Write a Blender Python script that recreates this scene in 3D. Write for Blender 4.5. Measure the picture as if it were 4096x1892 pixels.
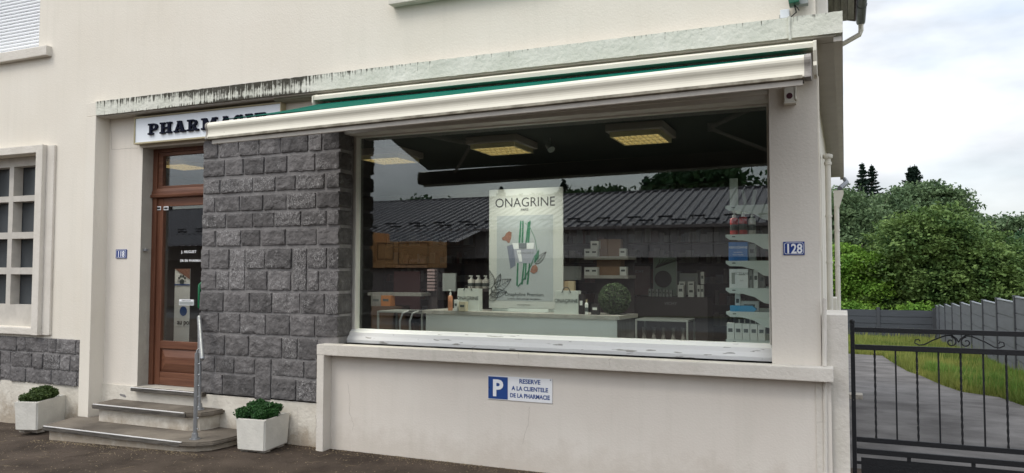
import bpy, bmesh, math, random
import numpy as np
from mathutils import Vector, Matrix, noise as mnoise
random.seed(7); rng = np.random.default_rng(7)
S = bpy.context.scene
for o in list(bpy.data.objects): bpy.data.objects.remove(o)

# ---------------------------------------------------------------- camera
YAW, PIT, ROL, F, CZ = math.radians(23.324), math.radians(2.642), math.radians(.101), 3084.6, 1.6
cfw = Vector((-math.sin(YAW)*math.cos(PIT), math.cos(YAW)*math.cos(PIT), math.sin(PIT)))
_rt = Vector((math.cos(YAW), math.sin(YAW), 0)); _up = _rt.cross(cfw)
crt = math.cos(ROL)*_rt + math.sin(ROL)*_up; cup = -math.sin(ROL)*_rt + math.cos(ROL)*_up
cam = bpy.data.cameras.new('camera'); camo = bpy.data.objects.new('camera', cam); S.collection.objects.link(camo)
cam.sensor_width = 36; cam.lens = F/4096*36; cam.clip_end = 2000; cam.clip_start = .05
M = Matrix((crt, cup, -cfw)).transposed().to_4x4(); M.translation = (0, 0, CZ); camo.matrix_world = M
S.camera = camo
def P(px, py, y):
    """point on the vertical plane at depth y seen at photo position px,py (survey of the photograph)"""
    d = crt*((px-2048)/F) - cup*((py-946)/F) + cfw
    return Vector((d.x*y/d.y, y, CZ + d.z*y/d.y))

# ---------------------------------------------------------------- world, sun, exposure
W = bpy.data.worlds.new('World'); S.world = W; W.use_nodes = True
nt = W.node_tree; N = nt.nodes; N.clear()
out = N.new('ShaderNodeOutputWorld'); bg = N.new('ShaderNodeBackground')
sky = N.new('ShaderNodeTexSky'); sky.sky_type = 'NISHITA'; sky.sun_disc = False
sky.sun_elevation = math.radians(52); sky.sun_rotation = math.radians(205)
sky.air_density = 1.2; sky.dust_density = 2.0
tc = N.new('ShaderNodeTexCoord'); mp = N.new('ShaderNodeMapping'); mp.inputs['Scale'].default_value = (1.3, 1.3, 3.6)
n1 = N.new('ShaderNodeTexNoise'); n1.inputs['Scale'].default_value = 2.2; n1.inputs['Detail'].default_value = 6; n1.inputs['Roughness'].default_value = .52
rmp = N.new('ShaderNodeValToRGB'); e = rmp.color_ramp.elements
e[0].position = .34; e[0].color = (5.3, 5.6, 6.0, 1); e[1].position = .66; e[1].color = (10.5, 10.7, 11.0, 1)
n2 = N.new('ShaderNodeTexNoise'); n2.inputs['Scale'].default_value = 1.4; n2.inputs['Detail'].default_value = 5
r2 = N.new('ShaderNodeValToRGB'); r2.color_ramp.elements[0].position = .38; r2.color_ramp.elements[0].color = (.55,)*3+(1,); r2.color_ramp.elements[1].position = .56; r2.color_ramp.elements[1].color = (1,)*4
skm = N.new('ShaderNodeVectorMath'); skm.operation = 'SCALE'; skm.inputs[3].default_value = 1.7
mx = N.new('ShaderNodeMix'); mx.data_type = 'RGBA'
# brighter towards the zenith, as a real overcast sky is
sx = N.new('ShaderNodeSeparateXYZ'); zr = N.new('ShaderNodeMapRange'); zr.inputs[1].default_value = 0; zr.inputs[2].default_value = 1; zr.inputs[3].default_value = .60; zr.inputs[4].default_value = 1.85
mul = N.new('ShaderNodeVectorMath'); mul.operation = 'SCALE'
L = nt.links.new
L(tc.outputs['Generated'], mp.inputs[0]); L(mp.outputs[0], n1.inputs[0]); L(mp.outputs[0], n2.inputs[0]); L(n1.outputs[0], rmp.inputs[0]); L(n2.outputs[0], r2.inputs[0])
L(sky.outputs[0], skm.inputs[0]); L(r2.outputs[0], mx.inputs[0]); L(skm.outputs[0], mx.inputs[6]); L(rmp.outputs[0], mx.inputs[7])
L(tc.outputs['Generated'], sx.inputs[0]); L(sx.outputs[2], zr.inputs[0]); L(mx.outputs[2], mul.inputs[0]); L(zr.outputs[0], mul.inputs[3])
L(mul.outputs[0], bg.inputs[0]); bg.inputs[1].default_value = .1; L(bg.outputs[0], out.inputs[0])
sun = bpy.data.lights.new('sun', 'SUN'); sun.energy = .8; sun.angle = math.radians(24); sun.color = (1, .94, .85)
suno = bpy.data.objects.new('sun', sun); S.collection.objects.link(suno)
suno.rotation_euler = Vector((.40, .62, -1.0)).to_track_quat('-Z', 'Y').to_euler()
S.view_settings.view_transform = 'Standard'; S.view_settings.look = 'None'; S.view_settings.exposure = 0.66; S.view_settings.gamma = 1
S.cycles.max_bounces = 8; S.cycles.transparent_max_bounces = 16; S.cycles.glossy_bounces = 4

# ---------------------------------------------------------------- materials
MATS = {}
def mat(name, col, rough=.8, metal=0, spec=.4, var=0, vscale=3, bump=0, bscale=60, col2=None, det=4, stretch=None, transl=0, emit=None, estr=0, alpha=1):
    m = bpy.data.materials.new(name); m.use_nodes = True; t = m.node_tree; n = t.nodes; p = n['Principled BSDF']; l = t.links.new
    p.inputs['Base Color'].default_value = (*col, 1); p.inputs['Roughness'].default_value = rough
    p.inputs['Metallic'].default_value = metal; p.inputs['Specular IOR Level'].default_value = spec
    c = n.new('ShaderNodeTexCoord'); g = n.new('ShaderNodeMapping'); l(c.outputs['Object'], g.inputs[0])
    if stretch: g.inputs['Scale'].default_value = stretch
    if var or col2:
        x = n.new('ShaderNodeTexNoise'); x.inputs['Scale'].default_value = vscale; x.inputs['Detail'].default_value = det; x.inputs['Roughness'].default_value = .6
        l(g.outputs[0], x.inputs[0]); r = n.new('ShaderNodeValToRGB'); l(x.outputs[0], r.inputs[0])
        a, b = r.color_ramp.elements; a.position = .33; b.position = .67
        if col2: a.color = (*col, 1); b.color = (*col2, 1)
        else: a.color = tuple(v*(1-var) for v in col)+(1,); b.color = tuple(min(1, v*(1+var)) for v in col)+(1,)
        l(r.outputs[0], p.inputs['Base Color'])
    if bump:
        x = n.new('ShaderNodeTexNoise'); x.inputs['Scale'].default_value = bscale; x.inputs['Detail'].default_value = 5
        l(c.outputs['Object'], x.inputs[0]); b = n.new('ShaderNodeBump'); b.inputs['Strength'].default_value = bump; b.inputs['Distance'].default_value = .01
        l(x.outputs[0], b.inputs['Height']); l(b.outputs[0], p.inputs['Normal'])
    if emit: p.inputs['Emission Color'].default_value = (*emit, 1); p.inputs['Emission Strength'].default_value = estr
    if alpha < 1: p.inputs['Alpha'].default_value = alpha
    if transl:
        tr = n.new('ShaderNodeBsdfTranslucent'); mxs = n.new('ShaderNodeMixShader'); mxs.inputs[0].default_value = transl
        src = p.inputs['Base Color'].links[0].from_socket if p.inputs['Base Color'].links else None
        if src: l(src, tr.inputs[0])
        else: tr.inputs[0].default_value = (*col, 1)
        l(p.outputs[0], mxs.inputs[1]); l(tr.outputs[0], mxs.inputs[2]); l(mxs.outputs[0], n['Material Output'].inputs[0])
    MATS[name] = m
    return m
def glassmat(name, tint=(.90, .94, .92), r0=.094):
    m = bpy.data.materials.new(name); m.use_nodes = True; t = m.node_tree; n = t.nodes; l = t.links.new
    n.remove(n['Principled BSDF']); tr = n.new('ShaderNodeBsdfTransparent'); tr.inputs[0].default_value = (*tint, 1)
    gl = n.new('ShaderNodeBsdfGlossy'); gl.inputs['Roughness'].default_value = 0.0; gl.inputs[0].default_value = (.95, .98, 1, 1)
    g = n.new('ShaderNodeNewGeometry'); dt = n.new('ShaderNodeVectorMath'); dt.operation = 'DOT_PRODUCT'; l(g.outputs['Incoming'], dt.inputs[0]); l(g.outputs['Normal'], dt.inputs[1])
    ab = n.new('ShaderNodeMath'); ab.operation = 'ABSOLUTE'; l(dt.outputs['Value'], ab.inputs[0]); om = n.new('ShaderNodeMath'); om.operation = 'SUBTRACT'; om.inputs[0].default_value = 1; l(ab.outputs[0], om.inputs[1])
    pw = n.new('ShaderNodeMath'); pw.operation = 'POWER'; l(om.outputs[0], pw.inputs[0]); pw.inputs[1].default_value = 5; sc = n.new('ShaderNodeMath'); sc.operation = 'MULTIPLY_ADD'; l(pw.outputs[0], sc.inputs[0]); sc.inputs[1].default_value = 1-r0; sc.inputs[2].default_value = r0
    x = n.new('ShaderNodeMixShader'); l(sc.outputs[0], x.inputs[0]); l(tr.outputs[0], x.inputs[1]); l(gl.outputs[0], x.inputs[2]); l(x.outputs[0], n['Material Output'].inputs[0])
    return m
# plaster with dirt towards set heights that is real soiling (splash marks, run-off)
def plaster(name, col, col2, scale=1.2, bump=.35, bscale=70, streak=0, dirt=None):
    m = mat(name, col, rough=.92, spec=.2, col2=col2, vscale=scale, det=6, bump=bump, bscale=bscale)
    t = m.node_tree; n = t.nodes; l = t.links.new; p = n['Principled BSDF']; base = p.inputs['Base Color'].links[0].from_socket
    c = n.new('ShaderNodeTexCoord')
    if streak:
        g = n.new('ShaderNodeMapping'); g.inputs['Scale'].default_value = (9, 9, .55); l(c.outputs['Object'], g.inputs[0])
        x = n.new('ShaderNodeTexNoise'); x.inputs['Scale'].default_value = 1.6; x.inputs['Detail'].default_value = 5; l(g.outputs[0], x.inputs[0])
        r = n.new('ShaderNodeMapRange'); r.inputs[1].default_value = .52; r.inputs[2].default_value = .8; r.inputs[3].default_value = 0; r.inputs[4].default_value = streak; l(x.outputs[0], r.inputs[0])
        k = n.new('ShaderNodeMix'); k.data_type = 'RGBA'; l(r.outputs[0], k.inputs[0]); l(base, k.inputs[6]); k.inputs[7].default_value = (.33, .34, .26, 1); base = k.outputs[2]
    if dirt:   # (z0, z1, colour, amount): soiled band fading from z0 to z1
        z0, z1, dc, am = dirt
        s = n.new('ShaderNodeSeparateXYZ'); l(c.outputs['Object'], s.inputs[0])
        x = n.new('ShaderNodeTexNoise'); x.inputs['Scale'].default_value = 7; x.inputs['Detail'].default_value = 7; x.inputs['Roughness'].default_value = .7; l(c.outputs['Object'], x.inputs[0])
        r = n.new('ShaderNodeMapRange'); r.inputs[1].default_value = z0; r.inputs[2].default_value = z1; r.inputs[3].default_value = .62; r.inputs[4].default_value = 0; l(s.outputs[2], r.inputs[0])
        a = n.new('ShaderNodeMath'); a.operation = 'ADD'; l(x.outputs[0], a.inputs[0]); l(r.outputs[0], a.inputs[1])
        q = n.new('ShaderNodeMapRange'); q.inputs[1].default_value = .72; q.inputs[2].default_value = 1.05; q.inputs[3].default_value = 0; q.inputs[4].default_value = am; l(a.outputs[0], q.inputs[0])
        k = n.new('ShaderNodeMix'); k.data_type = 'RGBA'; l(q.outputs[0], k.inputs[0]); l(base, k.inputs[6]); k.inputs[7].default_value = (*dc, 1); base = k.outputs[2]
    l(base, p.inputs['Base Color'])
    return m
m_wall = plaster('wall_plaster', (.70, .65, .56), (.74, .695, .61), 1.0, bump=.22, streak=.08)
m_wallb = plaster('shop_plaster', (.665, .615, .54), (.71, .66, .585), 1.1, bump=.22, bscale=55, streak=.10)
m_low = plaster('low_wall_plaster', (.645, .595, .53), (.685, .64, .575), 1.6, bump=.2, streak=.10, dirt=(.0, .42, (.42, .36, .29), .32))
m_plinth = plaster('plinth_plaster', (.58, .54, .465), (.68, .64, .56), 5, bump=.8, bscale=25, dirt=(-.05, .4, (.33, .27, .20), .8))
m_slab = plaster('sill_plaster', (.60, .56, .495), (.675, .635, .57), 3, bump=.5, bscale=40, streak=.22)
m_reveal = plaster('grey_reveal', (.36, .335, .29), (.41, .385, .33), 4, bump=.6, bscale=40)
m_peel = mat('peeling_paint', (.78, .78, .75), .85, spec=.15, bump=.35, bscale=30)
def peel(m):
    t = m.node_tree; n = t.nodes; l = t.links.new; p = n['Principled BSDF']; c = n.new('ShaderNodeTexCoord'); g = n.new('ShaderNodeMapping'); g.inputs['Scale'].default_value = (3, 9, 26)
    l(c.outputs['Object'], g.inputs[0]); x = n.new('ShaderNodeTexNoise'); x.inputs['Scale'].default_value = 1.8; x.inputs['Detail'].default_value = 3; l(g.outputs[0], x.inputs[0])
    r = n.new('ShaderNodeMapRange'); r.inputs[1].default_value = .64; r.inputs[2].default_value = .65; l(x.outputs[0], r.inputs[0])
    k = n.new('ShaderNodeMix'); k.data_type = 'RGBA'; l(r.outputs[0], k.inputs[0]); k.inputs[6].default_value = (.84, .835, .80, 1); k.inputs[7].default_value = (.40, .385, .35, 1); l(k.outputs[2], p.inputs['Base Color'])
peel(m_peel)
# canopy edge: black mould drips run down from the top edge
def edgemat():
    m = mat('canopy_edge', (.56, .57, .49), .95, spec=.15, col2=(.68, .675, .60), vscale=3, det=6, bump=.9, bscale=26)
    t = m.node_tree; n = t.nodes; l = t.links.new; p = n['Principled BSDF']; base = p.inputs['Base Color'].links[0].from_socket
    c = n.new('ShaderNodeTexCoord'); s = n.new('ShaderNodeSeparateXYZ'); l(c.outputs['Object'], s.inputs[0])
    g = n.new('ShaderNodeMapping'); g.inputs['Scale'].default_value = (52, 52, 1.8); l(c.outputs['Object'], g.inputs[0])
    x = n.new('ShaderNodeTexNoise'); x.inputs['Scale'].default_value = 1.0; x.inputs['Detail'].default_value = 4; l(g.outputs[0], x.inputs[0])
    x2 = n.new('ShaderNodeTexNoise'); x2.inputs['Scale'].default_value = 30; x2.inputs['Detail'].default_value = 5; l(c.outputs['Object'], x2.inputs[0])
    hz = n.new('ShaderNodeMapRange'); hz.inputs[1].default_value = 3.24; hz.inputs[2].default_value = 3.385; hz.inputs[3].default_value = -.16; hz.inputs[4].default_value = .16; l(s.outputs[2], hz.inputs[0])
    # mould is heaviest over x -6.9 .. -4.6
    hx = n.new('ShaderNodeValToRGB'); cr = hx.color_ramp; mr = n.new('ShaderNodeMapRange'); mr.inputs[1].default_value = -3.3; mr.inputs[2].default_value = 4.1; l(s.outputs[0], mr.inputs[0]); l(mr.outputs[0], hx.inputs[0])
    cr.elements[0].position = 0; cr.elements[0].color = (.35,)*3+(1,); cr.elements[1].position = 1; cr.elements[1].color = (.22,)*3+(1,)
    for po, v in ((.05, .52), (.16, .66), (.24, .88), (.36, .80), (.42, .40), (.6, .14), (.9, .12)):
        q = cr.elements.new(po); q.color = (v, v, v, 1)
    a = n.new('ShaderNodeMath'); a.operation = 'ADD'; l(x.outputs[0], a.inputs[0]); l(hz.outputs[0], a.inputs[1])
    b = n.new('ShaderNodeMath'); b.operation = 'MULTIPLY_ADD'; l(hx.outputs[0], b.inputs[0]); b.inputs[1].default_value = .42; l(a.outputs[0], b.inputs[2])
    b2 = n.new('ShaderNodeMath'); b2.operation = 'MULTIPLY_ADD'; l(x2.outputs[0], b2.inputs[0]); b2.inputs[1].default_value = .35; l(b.outputs[0], b2.inputs[2])
    r = n.new('ShaderNodeMapRange'); r.inputs[1].default_value = .95; r.inputs[2].default_value = 1.08; r.inputs[4].default_value = .965
    h2 = n.new('ShaderNodeMapRange'); h2.inputs[1].default_value = 3.275; h2.inputs[2].default_value = 3.240; h2.inputs[3].default_value = 0; h2.inputs[4].default_value = .30; l(s.outputs[2], h2.inputs[0])
    h3 = n.new('ShaderNodeMath'); h3.operation = 'MULTIPLY_ADD'; l(h2.outputs[0], h3.inputs[0]); l(hx.outputs[0], h3.inputs[1]); l(b2.outputs[0], h3.inputs[2]); l(h3.outputs[0], r.inputs[0])
    k = n.new('ShaderNodeMix'); k.data_type = 'RGBA'; l(r.outputs[0], k.inputs[0]); l(base, k.inputs[6]); k.inputs[7].default_value = (.045, .042, .032, 1); l(k.outputs[2], p.inputs['Base Color'])
    return m
m_edge = edgemat()
m_soffit = mat('soffit', (.50, .47, .42), .9, var=.06, vscale=4, bump=.2)
m_soffgreen = mat('mossy_moulding', (.17, .18, .13), .95, col2=(.40, .40, .33), vscale=5, stretch=(.5, 1, 6), bump=.3)
m_stone = mat('basalt', (.122, .115, .113), .88, spec=.3, var=.30, vscale=9, det=8, bump=1.0, bscale=38)
def stonefleck(m, base0):
    # pale lime bloom in thin flecks, more on some stones; tone varies stone by stone through a colour attribute
    t = m.node_tree; n = t.nodes; l = t.links.new; p = n['Principled BSDF']; base = p.inputs['Base Color'].links[0].from_socket
    at = n.new('ShaderNodeVertexColor'); at.layer_name = 'tone'; s = n.new('ShaderNodeSeparateColor'); l(at.outputs[0], s.inputs[0])
    v = n.new('ShaderNodeVectorMath'); v.operation = 'SCALE'; l(base, v.inputs[0]); l(s.outputs[0], v.inputs[3])
    c = n.new('ShaderNodeTexCoord'); g = n.new('ShaderNodeMapping'); g.inputs['Scale'].default_value = (1.5, 1.5, .75); g.inputs['Rotation'].default_value = (0, .35, 0); l(c.outputs['Object'], g.inputs[0])
    x = n.new('ShaderNodeTexNoise'); x.inputs['Scale'].default_value = 34; x.inputs['Detail'].default_value = 3; x.inputs['Roughness'].default_value = .55; x.inputs['Distortion'].default_value = 1.1; l(g.outputs[0], x.inputs[0])
    ab = n.new('ShaderNodeMath'); ab.operation = 'SUBTRACT'; l(x.outputs[0], ab.inputs[0]); ab.inputs[1].default_value = .5
    aa = n.new('ShaderNodeMath'); aa.operation = 'ABSOLUTE'; l(ab.outputs[0], aa.inputs[0])
    x3 = n.new('ShaderNodeTexNoise'); x3.inputs['Scale'].default_value = 13; x3.inputs['Detail'].default_value = 2; l(c.outputs['Object'], x3.inputs[0])
    md = n.new('ShaderNodeMath'); md.operation = 'MULTIPLY_ADD'; l(x3.outputs[0], md.inputs[0]); md.inputs[1].default_value = 1.1; l(s.outputs[1], md.inputs[2])
    r1 = n.new('ShaderNodeMapRange'); r1.inputs[1].default_value = .030; r1.inputs[2].default_value = .008; r1.inputs[3].default_value = 0; r1.inputs[4].default_value = 1; l(aa.outputs[0], r1.inputs[0])
    r2 = n.new('ShaderNodeMapRange'); r2.inputs[1].default_value = .66; r2.inputs[2].default_value = .86; r2.inputs[3].default_value = 0; r2.inputs[4].default_value = .8; l(md.outputs[0], r2.inputs[0])
    q = n.new('ShaderNodeMath'); q.operation = 'MULTIPLY'; l(r1.outputs[0], q.inputs[0]); l(r2.outputs[0], q.inputs[1])
    k = n.new('ShaderNodeMix'); k.data_type = 'RGBA'; l(q.outputs[0], k.inputs[0]); l(v.outputs[0], k.inputs[6]); k.inputs[7].default_value = (.42, .41, .40, 1); l(k.outputs[2], p.inputs['Base Color'])
stonefleck(m_stone, None)
m_mortar = mat('mortar', (.21, .20, .195), .95, var=.15, vscale=20, bump=.5, bscale=90)
m_wood = mat('varnished_wood', (.090, .032, .017), .5, spec=.4, col2=(.160, .064, .034), vscale=3, stretch=(9, 9, .6), det=6, bump=.12, bscale=50)
m_woodh = mat('varnished_rail_wood', (.098, .037, .020), .5, spec=.4, col2=(.175, .074, .040), vscale=3, stretch=(.6, 9, 9), det=6, bump=.12, bscale=50)
m_steel = mat('brushed_steel', (.34, .35, .36), .45, metal=.8, var=.08, vscale=20)
m_white = mat('white_paint', (.78, .78, .76), .5, var=.03, vscale=6)
m_shut = mat('white_shutter', (.80, .82, .84), .45)
m_frame = mat('window_frame_paint', (.50, .47, .42), .6, var=.08, vscale=10)
m_framew = mat('window_frame_white', (.60, .58, .53), .5, var=.05, vscale=8)
m_blackiron = mat('black_iron', (.008, .0085, .010), .6, spec=.3, bump=.3, bscale=80)
def rustspots(m, col, th=.66):
    t = m.node_tree; n = t.nodes; l = t.links.new; p = n['Principled BSDF']; c = n.new('ShaderNodeTexCoord'); x = n.new('ShaderNodeTexNoise'); x.inputs['Scale'].default_value = 22; x.inputs['Detail'].default_value = 3; l(c.outputs['Object'], x.inputs[0])
    r = n.new('ShaderNodeMapRange'); r.inputs[1].default_value = th; r.inputs[2].default_value = th+.03; l(x.outputs[0], r.inputs[0]); k = n.new('ShaderNodeMix'); k.data_type = 'RGBA'; l(r.outputs[0], k.inputs[0]); 
    b = p.inputs['Base Color']; k.inputs[6].default_value = b.default_value[:]
    if b.links: l(b.links[0].from_socket, k.inputs[6])
    k.inputs[7].default_value = (*col, 1); l(k.outputs[2], b)
rustspots(m_blackiron, (.25, .23, .21), .73)
m_awn = mat('awning_housing', (.68, .65, .55), .6, spec=.25, var=.03, vscale=5); rustspots(m_awn, (.30, .27, .21), .74)
m_awndirt = mat('awning_dirty_lip', (.50, .47, .38), .7, col2=(.18, .16, .12), vscale=9, det=8)
m_cap = mat('awning_end_cap', (.27, .25, .225), .7, var=.25, vscale=18)
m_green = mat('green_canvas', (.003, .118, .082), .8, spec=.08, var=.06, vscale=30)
m_underlayer = mat('canvas_underside', (.016, .030, .026), .85, spec=.1)
m_signw = mat('sign_white', (.74, .78, .82), .3, var=.02)
m_gold = mat('sign_frame_gold', (.40, .35, .22), .5, var=.1)
m_navy = mat('letter_navy', (.008, .010, .022), .85, spec=.1)
m_blue = mat('enamel_blue', (.015, .045, .22), .2, spec=.6)
m_pblue = mat('parking_blue', (.020, .065, .24), .35)
m_enam = mat('enamel_white', (.80, .81, .82), .25)
m_conc = mat('planter_concrete', (.62, .60, .54), .85, var=.07, vscale=7, bump=.35, bscale=45)
m_concd = mat('planter_foot_concrete', (.30, .27, .23), .95, var=.2, vscale=20, bump=.5)
m_tread = mat('step_stone', (.075, .062, .048), .85, col2=(.185, .158, .125), vscale=2.6, det=7, bump=.45, bscale=60)
m_nose = mat('step_nosing', (.040, .036, .030), .9, col2=(.12, .108, .092), vscale=9, stretch=(.5, 3, 6), bump=.8, bscale=60)
m_strip = mat('metal_strip', (.85, .84, .82), .35, metal=.2)
m_soil = mat('soil', (.06, .045, .03), 1, var=.3, vscale=30, bump=1)
m_asph = mat('forecourt_asphalt', (.034, .024, .017), .95, spec=.25, col2=(.085, .064, .048), vscale=2.2, det=10, bump=1.0, bscale=120); rustspots(m_asph, (.26, .215, .15), .70)
m_drive = mat('driveway_asphalt', (.062, .057, .054), .9, spec=.2, col2=(.145, .136, .130), vscale=1.4, det=9, bump=.6, bscale=70)
m_terr = mat('meadow_ground', (.06, .075, .02), 1, col2=(.13, .13, .04), vscale=1.3)
m_grass = mat('grass_blades', (.075, .135, .02), .8, col2=(.28, .29, .07), vscale=.55, det=3, transl=.3)
m_weed = mat('weed_blades', (.07, .15, .02), .8, col2=(.17, .27, .05), vscale=1.2, transl=.3)
m_fence = mat('fence_slate', (.052, .058, .068), .6, var=.10, vscale=1.5, stretch=(1, 1, 8))
m_fencep = mat('fence_post_paint', (.050, .054, .062), .5)
m_zinc = mat('zinc', (.13, .14, .155), .5, metal=.4, var=.2, vscale=6)
m_pipe = mat('pipe_paint', (.62, .59, .51), .6, var=.07, vscale=5)
m_board = mat('eave_boards', (.27, .26, .24), .9, var=.3, vscale=3, stretch=(6, .7, 1))
m_tile = mat('roof_tiles', (.10, .08, .07), .9, var=.3, vscale=8)
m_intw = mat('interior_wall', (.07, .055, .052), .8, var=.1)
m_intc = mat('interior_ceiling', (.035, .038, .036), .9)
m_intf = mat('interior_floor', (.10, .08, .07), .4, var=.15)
m_cntr = mat('counter_front', (.84, .88, .86), .4, var=.02)
m_cntt = mat('counter_top', (.42, .41, .38), .5, var=.2, vscale=8, stretch=(1, 6, 1))
m_cnts = mat('counter_side', (.20, .195, .185), .6, var=.2, vscale=5, stretch=(5, 5, .6))
m_print = mat('poster_print', (.47, .49, .475), .4)
m_printin = mat('poster_panel', (.35, .385, .405), .4)
m_ink = mat('ink', (.02, .022, .022), .5)
m_inkg = mat('ink_grey', (.07, .085, .085), .5)
m_stem = mat('print_green', (.02, .12, .07), .5, col2=(.05, .20, .12), vscale=20)
m_petal = mat('print_petal', (.17, .075, .055), .5, col2=(.30, .16, .12), vscale=40)
m_jar = mat('print_jar', (.30, .32, .38), .4); m_jarl = mat('print_jar_light', (.66, .69, .72), .4); m_jard = mat('print_jar_dark', (.13, .15, .17), .4); m_jarsh = mat('print_shadow_shape', (.15, .17, .23), .5)
m_shelf = mat('shelf_white', (.62, .68, .66), .4)
m_bag = mat('paper_bag', (.55, .59, .56), .6, var=.02)
m_box = mat('white_carton', (.68, .70, .68), .5, var=.04, vscale=9)
m_boxg = mat('grey_carton', (.30, .32, .31), .5); m_dark = mat('dark_furniture', (.020, .017, .018), .6)
m_display = mat('display_furniture', (.050, .040, .042), .6, var=.1)
m_orange = mat('orange_carton', (.38, .15, .05), .5); m_peach = mat('peach_bottle', (.55, .26, .15), .25)
m_wooden = mat('cardboard', (.26, .155, .085), .8, var=.12, vscale=5)
m_ochre = mat('ochre_render', (.50, .26, .11), .9, var=.08, vscale=2); m_brown = mat('brown_panel', (.14, .07, .03), .8)
m_browndk = mat('dark_cardboard', (.10, .060, .038), .8, var=.15)
m_red = mat('red_liquid', (.45, .035, .035), .3); m_bottle = mat('bottle_plastic', (.60, .58, .54), .3); m_bblue = mat('box_blue', (.03, .16, .48), .4); m_cyan = mat('box_cyan', (.05, .32, .60), .4)
m_clearb = mat('frosted_plastic', (.45, .48, .48), .2, alpha=.7)
m_leafb = mat('boxwood_leaf', (.035, .065, .028), .7, col2=(.10, .145, .07), vscale=25)
m_pars = mat('curly_leaf', (.010, .048, .009), .6, col2=(.035, .115, .022), vscale=30, transl=.15)
m_parsl = mat('succulent_leaf', (.030, .060, .012), .6, col2=(.085, .125, .03), vscale=30, transl=.15)
m_barnr = mat('barn_roof_metal', (.085, .080, .088), .55, spec=.5, var=.15, vscale=1.5); m_barnw = mat('barn_cladding', (.48, .43, .41), .7, var=.1, vscale=.6, stretch=(3, 3, .3)); m_barnd = mat('barn_dark_wall', (.20, .165, .155), .8); m_guard = mat('snow_guard_dark', (.02, .02, .024), .6)
m_bark = mat('bark', (.07, .055, .04), .95, var=.2, vscale=9, bump=.6)
m_lampe = mat('lamp_louvre', (.9, .85, .6), .5, emit=(1, .82, .48), estr=1.3); m_lampw = mat('lamp_housing', (.30, .26, .24), .6)
m_glass = glassmat('shop_glass'); m_glassd = glassmat('door_glass', (.92, .95, .94), .10)
m_tree = {}
for k, a, b in (('mid', (.052, .095, .045), (.15, .215, .10)), ('lime', (.070, .165, .020), (.20, .33, .050)), ('hazel', (.034, .082, .024), (.18, .26, .075)), ('deep', (.020, .058, .024), (.058, .120, .040)), ('spruce', (.008, .022, .014), (.016, .036, .022))):
    m_tree[k] = mat('foliage_'+k, a, .7, spec=.2, col2=b, vscale=.9, det=7, transl=.22)

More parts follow.
